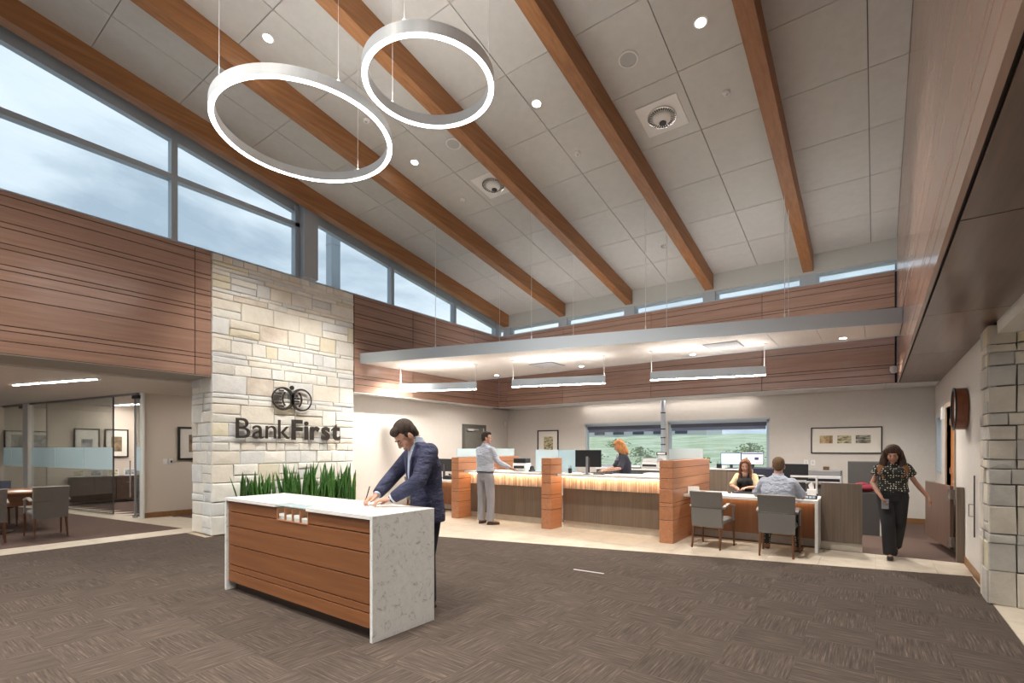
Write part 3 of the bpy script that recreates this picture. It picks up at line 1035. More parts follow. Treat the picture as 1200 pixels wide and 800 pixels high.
r2 = ring_light('smaller of the two hanging white ring lights, nearer the room centre', (-3.38, 3.28), .61, 4.92)
def cable(t, pts, zb, r=.0028):
    for (dx, dy) in pts:
        x, y = t.location.x + dx, t.location.y + dy
        MB().cyl((dx, dy, zb - t.location.z), (dx, dy, CZ(y) - t.location.z), r, n=6).cyl((dx, dy, zb - t.location.z - .02), (dx, dy, zb - t.location.z + .03), .012, n=8).build('cable', 'wplastic', t)
cable(r1, [(0, -.89), (.87, -.19), (-.25, .855)], 5.02)
cable(r2, [(-.58, .05), (.33, .478), (.25, -.527)], 5.02)

def downlight(x, y, label, group, e=28, aim=None):
    z = CZ(y)
    t = thing('downlight', label, 'light', (x, y, z), 0, group)
    sl = -math.atan(1 / 6)
    m = MB().lathe([(.075, -.006), (.08, 0.0), (.055, .0), (.055, -.006)], 20)
    o = m.build('trim_ring', 'wplastic', t); o.rotation_euler = (sl, 0, 0)
    o = MB().cyl((0, 0, -.008), (0, 0, -.001), .056, n=20).build('lens', 'dl', t); o.rotation_euler = (sl, 0, 0)
    if e:
        rot = (0, 0, 0)
        if aim:
            rot = (Vector(aim) - Vector((x, y, z))).to_track_quat('-Z', 'Y').to_euler()
        light('lamp', 'SPOT', e * (1.0 if aim else 1), WARM, t, (0, 0, -.03), rot, spot_size=radians(46 if aim else 105), spot_blend=.8, shadow_soft_size=.06)
    return t
dls = [(-1.65, 5.97, 'round lit downlight between the two right-hand beams'), (-3.95, 5.97, 'round lit downlight in the bay right of the smaller ring light'),
       (-6.48, 5.94, 'round lit downlight below the gap between the two ring lights'), (-6.47, 3.35, 'round lit downlight above the bigger ring light')]
for x, y, l in dls: downlight(x, y, l, 'sloped ceiling downlights', 420, (LX, 5.25 + (y - 4.6) * .4, 2.0) if x < -6 else None)
for k, (x, y) in enumerate([(x, y) for y in (.75, -1.85, -4.45) for x in (-1.65, -3.95, -6.48)]):  # extra lamp rows out of view, added to brighten the hall
    downlight(x, y, 'added round downlight out of view above and behind the camera, for fill light', 'added rear downlights', 420)

for k, y in enumerate((4.4, 6.1)):
    pass
def on_ceiling(t): t.rotation_euler = (-math.atan(1 / 6), 0, 0)
for x, y, l in [(-2.55, 5.98, 'round white ceiling speaker above the square air diffuser on the right'), (-5.57, 5.95, 'round white ceiling speaker near the smaller ring light')]:
    t = thing('ceiling_speaker', l, 'speaker', (x, y, CZ(y))); on_ceiling(t)
    MB().lathe([(.125, 0), (.125, -.012), (.105, -.014), (.105, -.006)], 28).build('rim', 'white', t)
    MB().cyl((0, 0, -.009), (0, 0, -.004), .106, n=28).build('grille', mat('grille_grey', (.42, .42, .41), .8), t)
for x, y, l, rim in [(-2.49, 7.05, 'square plate air diffuser with round slotted nozzle, between the two right-hand beams', 1), (-5.61, 7.05, 'round metal air nozzle beside the middle beam', 1)]:
    t = thing('air_diffuser', l, 'vent', (x, y, CZ(y))); on_ceiling(t)
    box(-.30, -.30, -.012, .30, .30, -.001, c=.005).build('plate', 'white', t)
    MB().lathe([(.20, -.012), (.20, -.03), (.185, -.032), (.185, -.014)], 32).build('collar', 'chrome', t)
    MB().cyl((0, 0, -.014), (0, 0, -.012), .186, n=24).build('opening', 'black', t)
    for k in range(32):
        a = 2 * pi * k / 32
        MB().cyl((.12 * cos(a), .12 * sin(a), -.034), (.19 * cos(a), .19 * sin(a), -.026), .006, n=5).build('fin', 'white', t)
    MB().lathe([(.125, -.014), (.125, -.045), (.10, -.065), (.06, -.075)], 28).build('nozzle_bowl', 'white', t)
    MB().lathe([(.05, -.070), (.05, -.084)], 16, (0, .045, 0)).build('nozzle_mouth', 'black', t)
for x, y, l in [(-1.62, 7.08, 'small white smoke detector right of the square air diffuser'), (-3.9, 7.1, 'small white sprinkler cap in the bay right of the middle beam'),
                (-6.4, 7.1, 'small white sprinkler cap left of the round air nozzle'), (-3.6, 10.3, 'small white sprinkler cap near the back clerestory'), (-6.45, 4.9, 'small white cap seen through the bigger ring light')]:
    t = thing('sprinkler', l, 'sprinkler', (x, y, CZ(y))); on_ceiling(t)
    MB().lathe([(.05, 0), (.05, -.02), (.035, -.04)], 16).build('body', 'wplastic', t)
    MB().lathe([(.02, -.038), (.012, -.055)], 10).build('sensor', 'lgrey', t)

# suspended cloud canopy
cl = thing('ceiling_cloud', 'long white suspended ceiling cloud with a pale blue-grey front edge above the tellers', 'canopy', (-4.45, 9.0, 3.40))
CF = lambda x: 9.42 + .2698 * (x - .31)
cx0, cx1 = LX + .004, .326
P = [(cx0 + 4.45, CF(cx0) - 9.0), (cx1 + 4.45, CF(cx1) - 9.0), (cx1 + 4.45, 10.5 - 9), (cx0 + 4.45, 10.5 - 9)]
def inset(p, k): return [(p[0][0], p[0][1] + k), (p[1][0], p[1][1] + k), (p[2][0], p[2][1] - k), (p[3][0], p[3][1] - k)]
MB().prism([P[0], P[1], (P[1][0], P[1][1] + .03), (P[0][0], P[0][1] + .03)], 0, .23).build('front_fascia', 'alu', cl)
MB().prism([P[3], P[2], (P[2][0], P[2][1] - .03), (P[3][0], P[3][1] - .03)][::-1], 0, .23).build('rear_fascia', 'alu', cl)
MB().prism(inset(P, .031), .03, .21).build('core', 'ceil_back', cl)
xj = [cx0, -8.6, -7.4, -6.15, -4.9, -3.65, -2.45, -1.45, -.76, -.14, cx1]
for a, b in zip(xj[:-1], xj[1:]):
    MB().prism([(a + 4.453, CF(a) - 8.965), (b + 4.447, CF(b) - 8.965), (b + 4.447, 1.465), (a + 4.453, 1.465)], .012, .03).build('underside_panel', 'cloud_in', cl)
for (x, y, zc) in [(-7.44, 7.40, 0), (-5.38, 7.95, 0), (-3.30, 8.50, 0), (-1.19, 9.10, 0), (-3.29, 9.57, 0), (-1.19, 9.54, 0), (-5.38, 9.6, 0), (-7.44, 9.6, 0)]:
    MB().cyl((x + 4.45, y - 9, .21), (x + 4.45, y - 9, CZ(y) - 3.40), .0045, n=6).cyl((x + 4.45, y - 9, .21), (x + 4.45, y - 9, .30), .012, n=8).build('cable', 'wplastic', cl)
for k in range(4):
    box(.35 + k * 2.3 - 4.6, 1.20, .215, 2.25 + k * 2.3 - 4.6, 1.26, .225).build('added_uplight', 'ledup_added', cl)  # added hidden glow strips on the cloud top that lift the sloped ceiling
for x, y, l in [(-6.0, 9.5, 'grey return grille in the cloud underside, left of centre'), (-2.25, 9.62, 'grey return grille in the cloud underside, right of centre')]:
    t = thing('return_grille', l, 'vent', (x, y, 3.41))
    box(-.30, -.30, -.010, .30, .30, -.0).build('frame', 'mgrey', t)
    for k in range(14):
        box(-.27, -.27 + k * .04, -.016, .27, -.25 + k * .04, -.010).build('slat', 'lgrey', t)
for k, (x, y) in enumerate([(-7.91, 10.08), (-5.46, 10.12), (-2.97, 10.18), (-.45, 10.2), (-8.69, 7.72)]):
    l = ['small lit downlight in the cloud, second from the left along the back edge', 'small lit downlight in the cloud, above the second pendant bar', 'small lit downlight in the cloud, above the third pendant bar',
         'small lit downlight in the cloud, nearest the right-hand bulkhead', 'small lit downlight in the cloud beside the stone wall'][k]
    t = thing('downlight', l, 'light', (x, y, 3.411), 0, 'cloud downlights')
    MB().lathe([(.07, 0), (.07, -.006), (.052, -.006)], 20).build('trim_ring', 'wplastic', t)
    MB().cyl((0, 0, -.009), (0, 0, -.005), .05, n=16).build('lens', 'dl', t)
    light('lamp', 'SPOT', 170, WARM, t, (0, 0, -.03), spot_size=radians(140), spot_blend=.7, shadow_soft_size=.05)

# linear pendants
for (a, b, l) in [((-8.95, 7.74), (-7.21, 8.45), 'linear pendant light bar nearest the stone wall'), ((-6.33, 8.61), (-4.43, 9.22), 'linear pendant light bar in the middle, over the teller columns'),
                  ((-3.53, 9.34), (-1.60, 9.92), 'linear pendant light bar on the right, over the desk')]:
    L = math.dist(a, b)
    t = thing('linear_pendant', l, 'light', ((a[0] + b[0]) / 2, (a[1] + b[1]) / 2, 2.84), atan2(b[1] - a[1], b[0] - a[0]), 'linear pendant bars')
    box(-L / 2, -.035, .006, L / 2, .035, .165, c=.003).build('housing', 'alu', t)
    box(-L / 2 + .005, -.03, -.004, L / 2 - .005, .03, .006).build('lens', 'ledw', t)
    box(-L / 2 + .03, -.02, .1652, L / 2 - .03, .02, .1658).build('uplight_lens', 'ledw', t)
    for s in (-1, 1):
        MB().cyl((s * (L / 2 - .02), 0, .165), (s * (L / 2 - .02), 0, .572), .006, n=6).lathe([(.04, .555), (.04, .571)], 12, (s * (L / 2 - .02), 0, 0)).build('stem', 'wplastic', t)

# lounge strip lights
def strip(x, y, L, rz, z, label, group=None, m='ledstrip'):
    t = thing('strip_light', label, 'light', (x, y, z), rz, group)
    box(-L / 2 - .01, -.035, -.002, L / 2 + .01, .035, .01).build('housing', 'white', t)
    box(-L / 2, -.028, -.006, L / 2, .028, -.002).build('lens', m, t)
    return t
strip(-12.04, 2.29, 2.37, atan2(.665, 2.27), 2.718, 'slim recessed strip light in the lounge ceiling, left of the stone')
strip(-15.6, 4.9, 3.2, atan2(.2, 1), 2.718, 'recessed strip light inside the glass-walled office', 'office strip lights')
strip(-15.2, 6.6, 2.2, atan2(.2, 1), 2.718, 'recessed strip light deeper inside the glass-walled office', 'office strip lights')
strip(-18.8, 4.6, 2.2, atan2(.2, 1), 2.718, 'recessed strip light in the far left office')
strip(-12.6, -.2, 2.4, 0, 2.718, 'recessed strip light over the lounge out of view')
strip(-12.0, -2.5, 2.4, 0, 2.718, 'recessed strip light over the lounge behind the camera')
strip(-11.4, 6.0, 1.6, pi / 2, 2.718, 'recessed strip light over the hall behind the stone wall')
strip(2.6, 3.6, 1.8, 0, 2.628, 'recessed strip light over the side opening, out of view')
strip(2.4, 9.8, 1.8, 0, 2.78, 'strip light in the room behind the right-hand door')
# small things on the bulkhead and walls
t = thing('camera_dome', 'small white dome camera at the corner of the right-hand bulkhead', 'camera', (.28, BY - .07, 3.0))
MB().lathe([(.06, .07), (.065, .0), (.05, -.045), (.02, -.06)], 16).build('dome', 'wplastic', t)
box(-.03, .02, .0, .03, .07, .06).build('bracket', 'wplastic', t)
t = thing('wall_sensor', 'small white sensor high on the far left wall corner', 'sensor', (-9.59, 12.6, 2.3))
box(0, -.05, -.08, .05, .05, .08, c=.02).build('housing', 'wplastic', t)

t = thing('floor_strip', 'short pale metal strip lying flush in the carpet in front of the teller line', 'floor strip', (-2.85, 5.465, 0), .07)
box(-.20, -.012, 0, .20, .012, .004, c=.001).build('strip', 'lgrey', t)
# ================================================================== WRITING KIOSK
kx0, kx1, ky0, ky1, KH = -5.64, -3.15, 2.45, 3.12, .99
k = thing('writing_kiosk', 'freestanding wood-fronted check-writing stand with veined quartz ends', 'counter', ((kx0 + kx1) / 2, (ky0 + ky1) / 2, 0))
ox, oy = (kx0 + kx1) / 2, (ky0 + ky1) / 2
pa, pb = -4.60 - ox, -4.08 - ox       # pocket extents
Yf = ky0 - oy
HX = (kx1 - kx0) / 2
HY = (ky1 - ky0) / 2
box(HX - .032, -HY, 0, HX, HY, KH, c=.002).build('end_slab', 'veined', k)
box(-HX, -HY, 0, -HX + .032, HY, KH, c=.002).build('end_slab', 'veined', k)
# top with a notch above the card pocket
MB().prism([(-HX + .032, -HY), (pa, -HY), (pa, -HY + .17), (pb, -HY + .17), (pb, -HY), (HX - .032, -HY), (HX - .032, HY), (-HX + .032, HY)], KH - .03, KH).build('top_slab', 'quartz_w', k)
box(-HX + .034, -HY + .05, .10, HX - .034, HY - .02, KH - .2).build('carcass', 'groove', k)
box(-HX + .034, -HY + .19, KH - .2, HX - .034, HY - .02, KH - .031).build('carcass', 'groove', k)
box(-HX + .034, -HY + .10, 0, HX - .034, HY - .06, .10).build('toe_kick', 'darkwood', k)
kg = [.955, .843, .690, .487, .280, .214, .092]
x0, x1 = -HX + .036, HX - .036
for a, b in zip(kg[:-1], kg[1:]):
    z1, z0 = a - .004, b + .005
    if a == .955:
        box(x0, -HY + .022, z0, pa - .006, -HY + .05, z1, c=.002).build('wood_panel', 'kiosk', k)
        box(pb + .006, -HY + .022, z0, x1, -HY + .05, z1, c=.002).build('wood_panel', 'kiosk', k)
    else:
        box(x0, -HY + .022, z0, x1, -HY + .05, z1, c=.002).build('wood_panel', 'kiosk', k)
box(x0, HY - .02, .1, x1, HY - .005, KH - .035).build('rear_panel', 'kiosk', k)
# pocket rack with four slots
pk = box(pa, -HY + .15, .835, pb, -HY + .17, KH - .03).build('slip_rack', 'div', k)
wv = (pb - pa) / 4
for i in range(5):
    xx = pa + i * wv
    box(xx - .005, -HY + .02, .835, xx + .005, -HY + .15, KH - .035).build('divider', 'div', pk)
box(pa, -HY + .015, .835, pb, -HY + .15, .845).build('rack_floor', 'div', pk)
box(pa, -HY + .012, .975, pb, -HY + .17, .982).build('glass_insert', 'frost_l', pk)
for i in range(4):
    zt = [.90, .895, .903, .885][i]
    t = thing('slip_stack', ['white slip stack in the leftmost slot of the kiosk rack', 'white slip stack in the second slot of the kiosk rack', 'white slip stack in the third slot of the kiosk rack', 'white slip stack in the rightmost slot of the kiosk rack'][i], 'paper', (ox + pa + (i + .5) * wv, oy - HY + .07, .846), 0, 'slips in the kiosk rack')
    box(-wv / 2 + .018, -.04, 0, wv / 2 - .018, .0, zt - .846).build('slips', 'paper', t)
    box(-wv / 2 + .012, -.045, 0, wv / 2 - .012, -.041, .03).build('clip', 'glass', t)
t = thing('paper_sheet', 'sheet of paper lying on the kiosk top beside the rack', 'paper', (-4.05, 2.72, KH + .001), .3)
box(-.10, -.14, 0, .10, .14, .0015).build('sheet', 'paper', t)
t = thing('paper_sheet', 'form being signed under the hands of the man in the navy suit', 'paper', (-3.78, 2.84, KH + .001), .5)
box(-.14, -.11, 0, .14, .11, .0015).build('sheet', 'paper', t)

# planter with snake plants behind the kiosk
pl = thing('planter_box', 'long low planter against the stone wall behind the kiosk', 'planter', (-8.97, 5.28, 0))
MB().box(-.17, -1.15, 0, .17, 1.15, .40).build('trough', 'planter', pl)
box(-.14, -1.12, .39, .14, 1.12, .41).build('soil', 'soil', pl)
def leaf_mesh(h, w_, bend, tw):
    n = 7
    vs, fs = [], []
    for i in range(n + 1):
        t = i / n
        ww = w_ * (0.55 + .9 * t * (1 - t) * 2) * (1 - t ** 5) * (1 if t < 1 else 0) + .0015
        zz = h * t
        off = bend * t * t
        a = tw * t
        for s, d in ((-1, 0), (0, -.010 * (1 - t)), (1, 0)):
            vs.append((s * ww * cos(a) + off, s * ww * sin(a) + d, zz))
        vs.append((off, .006 * (1 - t), zz))
    for i in range(n):
        b = i * 4
        for p, q in ((0, 1), (1, 2), (2, 3), (3, 0)):
            fs.append((b + p, b + q, b + 4 + q, b + 4 + p))
    return MB().add(vs, fs)
random.seed(3)
lms = []
for q in range(12):
    me = leaf_mesh(1.0, .030 + .006 * (q % 3), random.uniform(-.12, .12), random.uniform(-1, 1)).mesh('leaf')
    me.materials.append(M['leaf'])
    for p in me.polygons: p.use_smooth = True
    lms.append(me)
nplant = 0
yy = 4.22
while yy < 6.45:
    if 4.78 < yy < 4.92:
        yy = 4.93
    t = thing('snake_plant', 'upright green snake plant in the long planter behind the kiosk', 'plant', (-8.97 + random.uniform(-.05, .05), yy, .41), 0, 'snake plants in the planter')
    tall = .62 if yy < 4.8 else .74
    for q in range(9):
        me = random.choice(lms)
        o = bpy.data.objects.new('leaf', me)
        col.objects.link(o)
        o.parent = t
        hh = tall * random.uniform(.62, 1.18)
        o.scale = (1.0, 1.0, hh)
        lean = .22
        o.location = (random.uniform(-.07, .07), random.uniform(-.07, .07), -.01)
        o.rotation_euler = (random.gauss(0, .09), random.gauss(0, .09), random.uniform(0, 6.28))
    nplant += 1
    yy += .145
# two leaves that lean out at the ends
for (y, a, l) in [(4.02, .28, 'arching single snake plant leaf leaning out past the left end of the kiosk'), (6.50, -.22, 'thin snake plant leaf leaning out at the right end of the planter')]:
    t = thing('snake_plant', l, 'plant', (-8.95, y + (.14 if y < 5 else -.10), .41))
    for q in range(2):
        o = bpy.data.objects.new('leaf', lms[q]); col.objects.link(o); o.parent = t
        o.scale = (1, 1, .66 + .1 * q); o.rotation_euler = (a * (1 + .3 * q), .05, 1.2 * q)

# ================================================================== TELLER LINE
dz = [1.30, 1.20, 1.03, .86, .64, .575, .36, 0.]
def divider(label, x0, x1, y0, y1, H, glassy=None):
    cx, cy = (x0 + x1) / 2, y0
    t = thing('teller_divider', label, 'divider', (cx, cy, 0), 0, 'wood teller dividers')
    hx = (x1 - x0) / 2
    box(-hx + .012, .012, 0, hx - .012, y1 - y0 - .012, H - .01).build('core', 'groove', t)
    zz = [H] + dz[1:]
    for a, b in zip(zz[:-1], zz[1:]):
        box(-hx, 0, b + (.008 if b > 0 else 0), hx, y1 - y0, a, c=.003).build('wood_panel', 'div', t)
    if glassy:
        g = thing('privacy_screen', glassy[0], 'screen', (cx, (glassy[1] + glassy[2]) / 2, H), 0, 'pale glass privacy screens')
        L = (glassy[2] - glassy[1]) / 2
        box(-.006, -L, .002, .006, L, .19).build('pane', 'frost', g)
        box(-.014, -L, 0, .014, L, .012).build('channel', 'chrome', g)
    return t
divider('wood-panelled divider wall at the left end of the teller line', -7.47, -7.26, 7.92, 10.16, 1.32, ('pale glass screen on top of the left divider wall', 7.98, 10.1))
divider('short wood-panelled column between the two teller counters', -5.10, -4.89, 7.87, 8.28, 1.335)
divider('wood-panelled divider wall at the right end of the teller line', -2.81, -2.59, 7.83, 9.98, 1.32, ('pale glass screen on top of the right divider wall', 8.0, 9.9))
t = thing('privacy_screen', 'L-shaped frosted glass screen behind the middle column', 'screen', (-5.0, 8.34, 1.04))
box(-.54, -.006, .005, -.012, .006, .45).build('pane', 'frost', t)
box(-.006, -.0, .005, .006, .72, .45).build('pane', 'frost_l', t)
box(-.54, -.012, 0, 0, .012, .012).build('channel', 'chrome', t)

flute_mat = mat('fluted_panel_cream', (.36, .24, .185), .5, c2=(.72, .58, .48), scale=(26, .5, .5), nscale=1.5, contrast=(.38, .62))
def counter(label, x0, x1):
    t = thing('teller_counter', label, 'counter', ((x0 + x1) / 2, 8.34, 0), 0, 'teller counters')
    h = (x1 - x0) / 2
    box(-h, -.24, .985, h, .56, 1.035, c=.004).build('countertop', 'quartz_w', t)
    # wavy fluted panel
    n = int((x1 - x0) / .02)
    vs, fs = [], []
    rnd = random.Random(int(x0 * 100))
    ph = 0
    for i in range(n + 1):
        x = -h + (x1 - x0) * i / n
        ph += rnd.uniform(.25, 1.3)
        d = .018 * sin(ph) + .009 * sin(ph * .37)
        for z, k2 in ((.745, 1.0), (.985, 1.0)):
            vs.append((x, -.045 + d, z))
    for i in range(n):
        b = i * 2
        fs.append((b, b + 2, b + 3, b + 1))
    m = MB().add(vs, fs).box(-h, -.02, .745, h, .0, .985)
    m.build('fluted_panel', flute_mat, t)
    w3 = (x1 - x0) / 3
    for i in range(3):
        box(-h + i * w3 + .001, -.03, .125, -h + (i + 1) * w3 - .001, .01, .742).build('base_panel', 'tan_lam', t)
    box(-h, .0, .0, h, .03, .125).build('kick_plate', 'cream', t)
    box(-h, .03, .125, h, .05, .985).build('back_board', 'tan_lam', t)
    box(-h + .03, -.115, .972, h - .03, -.085, .984).build('light_strip', 'ledwarm', t)
    return t
counter('left teller counter, where the man in the pale shirt stands', -7.255, -5.105)
counter('right teller counter, between the middle column and the right divider', -4.885, -2.815)

def desk(label, x0, x1, yf, depth, leg_right=True, leg_left=False, panel_y=.55):
    t = thing('service_desk', label, 'desk', ((x0 + x1) / 2, yf, 0), 0, 'white-topped service desks')
    h = (x1 - x0) / 2
    box(-h, 0, .715, h, depth, .76, c=.003).build('desktop', 'quartz_w', t)
    if leg_right: box(h - .04, 0, 0, h, depth, .716, c=.002).build('end_slab', 'quartz_w', t)
    if leg_left: box(-h, 0, 0, -h + .04, depth, .716, c=.002).build('end_slab', 'quartz_w', t)
    w3 = (x1 - x0 - .045) / 3
    for i in range(3):
        box(-h + i * w3 + .001, panel_y, .12, -h + (i + 1) * w3 - .001, panel_y + .03, .71).build('modesty_panel', 'desk_wood', t)
    box(-h, panel_y + .03, 0, h - .045, panel_y + .05, .12).build('kick_plate', 'cream', t)
    box(-h + .1, panel_y - .05, .700, h - .1, panel_y - .03, .712).build('light_strip', 'leddesk', t)
    return t
desk('white-topped desk with wood front where the two seated people talk', -2.585, -.67, 8.36, .85)
desk('white-topped desk left of the teller line, half hidden by the man in the navy suit', -9.3, -7.475, 8.45, .85, False)
t = thing('partition_panel', 'low taupe laminate partition right of the desk', 'partition', (-.41, 8.82, 0))
box(-.255, -.02, .12, .0, .02, 1.0).build('panel', 'tan_lam', t)
box(.001, -.02, .12, .255, .02, 1.0).build('panel', 'tan_lam', t)
box(-.255, .0, 0, .255, .025, .12).build('kick_plate', 'cream', t)
# swing gate
t = thing('gate_post', 'slim brown post by the right wall carrying the swing gate', 'post', (.90, 8.85, 0))
box(-.03, -.06, 0, .045, .06, 1.0, c=.003).build('upright', 'tan_lam', t)
gang = atan2(10.42 - 9.0, .64 - .84)
t = thing('swing_gate', 'open brown swing gate standing ajar beside the walking woman', 'gate', (.845, 9.05, 0), gang)
box(0, -.02, .13, 1.30, .02, 1.0, c=.003).build('gate_leaf', wood('gate_wood', (.115, .068, .050), (.165, .10, .075), 2, .35), t)
box(-.03, -.028, .82, .05, .028, .95).build('hinge', 'chrome', t)
box(-.03, -.028, .16, .05, .028, .30).build('hinge', 'chrome', t)

# visitor chairs
def make_chair(label, group, up='fabric'):
    t = thing('visitor_chair', label, 'chair', (0, 0, 0), 0, group)
    hw = .225
    seat = box(-hw + .01, -.20, .36, hw - .01, .27, .455, c=.03).build('seat', up, t, smooth=False)
    # outer back in two upholstered pieces
    m = MB().add([(-hw, -.255, .325), (hw, -.255, .325), (hw, -.195, .325), (-hw, -.195, .325), (-hw - .005, -.275, .61), (hw + .005, -.275, .61), (hw + .005, -.205, .61), (-hw - .005, -.205, .61)],
                 [(0, 3, 2, 1), (4, 5, 6, 7), (0, 1, 5, 4), (1, 2, 6, 5), (2, 3, 7, 6), (3, 0, 4, 7)])
    m.build('lower_back', up, t)
    m = MB().add([(-hw, -.272, .622), (hw, -.272, .622), (hw, -.205, .622), (-hw, -.205, .622), (-hw - .01, -.325, .862), (hw + .01, -.325, .862), (hw + .01, -.265, .87), (-hw - .01, -.265, .87)],
                 [(0, 3, 2, 1), (4, 5, 6, 7), (0, 1, 5, 4), (1, 2, 6, 5), (2, 3, 7, 6), (3, 0, 4, 7)])
    m.build('upper_back', up, t)
    for sx in (-1, 1):
        MB().cyl((sx * (hw - .025), -.235, .33), (sx * (hw - .015), -.285, 0), .024, .013, 8).build('leg', 'legwood', t)
        x = sx * (hw + .015)
        MB().cyl((x, .235, .40), (x, .255, 0), .022, .013, 8).build('leg', 'legwood', t)
        MB().tube([(x, .235, .38), (x, .225, .60), (x, .19, .645)], .016, 8).build('arm_post', 'mgrey', t)
        MB().add([(x - .022, -.25, .615), (x + .022, -.25, .615), (x + .024, .0, .66), (x - .024, .0, .66), (x - .022, .235, .622), (x + .022, .235, .622),
                  (x - .022, -.25, .64), (x + .022, -.25, .64), (x + .024, .0, .685), (x - .024, .0, .685), (x - .022, .235, .645), (x + .022, .235, .645)],
                 [(1, 0, 3, 2), (2, 3, 4, 5), (6, 7, 8, 9), (9, 8, 11, 10), (0, 1, 7, 6), (1, 2, 8, 7), (2, 5, 11, 8), (5, 4, 10, 11), (4, 3, 9, 10), (3, 0, 6, 9)]).build('armrest', 'fabric_arm', t)
    return t
M['fabric_arm'] = mat('arm_grey_brown', (.30, .26, .23), .5)
ch = make_chair('empty grey visitor chair at the desk, beside the right divider', 'grey visitor chairs')
ch.location = (-2.04, 8.03, 0); ch.rotation_euler = (0, 0, -.09)
rep(ch, (-1.12, 8.00, 0), .02, 'grey visitor chair carrying the seated man in the pale shirt')
rep(ch, (-8.55, 8.05, 0), .1, 'grey visitor chair at the left desk, seen behind the man in the navy suit')
rep(ch, (-11.62, 2.13, 0), pi / 2 + .02, 'grey armchair at the lounge table, seen from behind on the left')
rep(ch, (-11.55, 1.37, 0), pi / 2 - .04, 'grey armchair cut off by the left picture edge')
M['navy_up'] = mat('navy_upholstery', (.035, .038, .062), .9)
c2 = make_chair('dark blue armchair on the far side of the lounge table', None, 'navy_up')
c2.location = (-13.75, 1.80, 0); c2.rotation_euler = (0, 0, -pi / 2)

# lounge table
t = thing('lounge_table', 'wooden lounge table behind the grey armchairs', 'table', (-12.75, 1.55, 0))
box(-.72, -.85, .70, .55, .80, .74, c=.006).build('tabletop', 'tablewood', t)
box(-.55, -.65, .48, .40, .70, .70, c=.004).build('apron', 'tablewood', t)
MB().lathe([(.34, 0), (.34, .02), (.06, .04), (.05, .48)], 20).build('pedestal', 'darkwood', t)
t = thing('paper_sheet', 'white papers lying on the lounge table', 'paper', (-12.5, 1.95, .741), .4)
box(-.2, -.13, 0, .2, .13, .004).build('sheet', 'paper', t)

# ---------------- glass offices on the left
gw = bpy.data.objects.new('window_6', None); col.objects.link(gw); gw['kind'] = 'structure'
gw.location = (G0[0], G0[1], 0)
ga = atan2(gs, 1)
gw.rotation_euler = (0, 0, ga)
def gx(x): return (x - G0[0]) / cos(ga)
def pane(xa, xb, frost=True, dy=0., nm='pane'):
    a, b = sorted((gx(xa), gx(xb)))
    box(a + .004, dy - .006, .03, b - .004, dy + .006, 2.68).build(nm, 'glass_dark', gw)
    if frost: box(a + .01, dy - .0075, 1.03, b - .01, dy - .0065, 1.54).build('frosted_band', 'frost', gw)
pane(-16.79, -18.20); pane(-15.33, -16.79); pane(-13.94, -15.33)
pane(-12.80, -13.02, True, .02)
pane(-18.58, -19.43); pane(-19.43, -20)
box(gx(-18.55), -.06, 0, gx(-18.23), .06, 2.72).build('white_post', 'white', gw)
box(gx(-13.95), -.012, .03, gx(-13.93), .012, 2.7).build('door_edge', 'dgrey', gw)
box(gx(-13.03), -.015, .03, gx(-13.00), .015, 2.7).build('door_edge', 'mgrey', gw)
box(gx(-20), -.03, 2.68, gx(-12.9), .03, 2.72).build('head_channel', 'mgrey', gw)
box(gx(-20), -.03, .0, gx(-13.95), .03, .03).build('sill_channel', 'chrome', gw)
for x in (-12.95, -18.75):
    box(gx(x) - .15, -.03, 2.60, gx(x) + .10, .03, 2.67).build('patch_fitting', 'black', gw)
MB().cyl((gx(-13.12), -.05, .45), (gx(-13.12), -.05, 1.25), .014).build('door_pull', 'chrome', gw)
MB().cyl((gx(-13.02), -.0, .0), (gx(-13.02), 0, .06), .05).build('floor_pivot', 'chrome', gw)

def picture(label, loc, rz, W_, H_, wins, fw=.035, group=None, mt='matboard', fm='picframe'):
    """frame lies in local XZ plane, facing -Y"""
    t = thing('framed_picture', label, 'picture', loc, rz, group)
    m = MB().box(-W_ / 2, -.03, -H_ / 2, -W_ / 2 + fw, 0, H_ / 2).box(W_ / 2 - fw, -.03, -H_ / 2, W_ / 2, 0, H_ / 2)
    m.box(-W_ / 2 + fw, -.03, H_ / 2 - fw, W_ / 2 - fw, 0, H_ / 2).box(-W_ / 2 + fw, -.03, -H_ / 2, W_ / 2 - fw, 0, -H_ / 2 + fw)
    m.build('frame', fm, t)
    box(-W_ / 2 + fw, -.012, -H_ / 2 + fw, W_ / 2 - fw, -.006, H_ / 2 - fw).build('mat_board', mt, t)
    for (x, z, w_, h_, mm) in wins:
        box(x - w_ / 2, -.0145, z - h_ / 2, x + w_ / 2, -.0125, z + h_ / 2).build('print', mm, t)
    return t
def print_mat(n, a, b, sc=6, st=(1, 1, 1)):
    return mat(n, a, .7, c2=b, scale=st, nscale=sc, detail=6, contrast=(.4, .6))
pm1 = print_mat('print_sepia', (.22, .13, .06), (.52, .40, .22))
pm2 = print_mat('print_building', (.10, .09, .05), (.62, .56, .36), 8, (1, 1, 3))
pm3 = print_mat('print_dark', (.05, .05, .04), (.40, .38, .30), 8, (1, 1, 4))
pm4 = print_mat('print_grey', (.08, .08, .09), (.40, .42, .42), 5)
pm5 = print_mat('print_brown', (.10, .07, .04), (.28, .20, .12), 5)
picture('tall black-framed picture with sepia print left of the rear windows', (-8.05, YB - .001, 1.70), 0, .75, .74, [(0.02, -.06, .32, .46, pm2)], group=None)
picture('long black-framed picture holding three small landscape prints', (-.52, YB - .001, 1.69), 0, 1.27, .57, [(-.35, .02, .24, .17, pm1), (-.02, .02, .25, .17, pm2), (.31, .02, .26, .17, pm3)], .022)
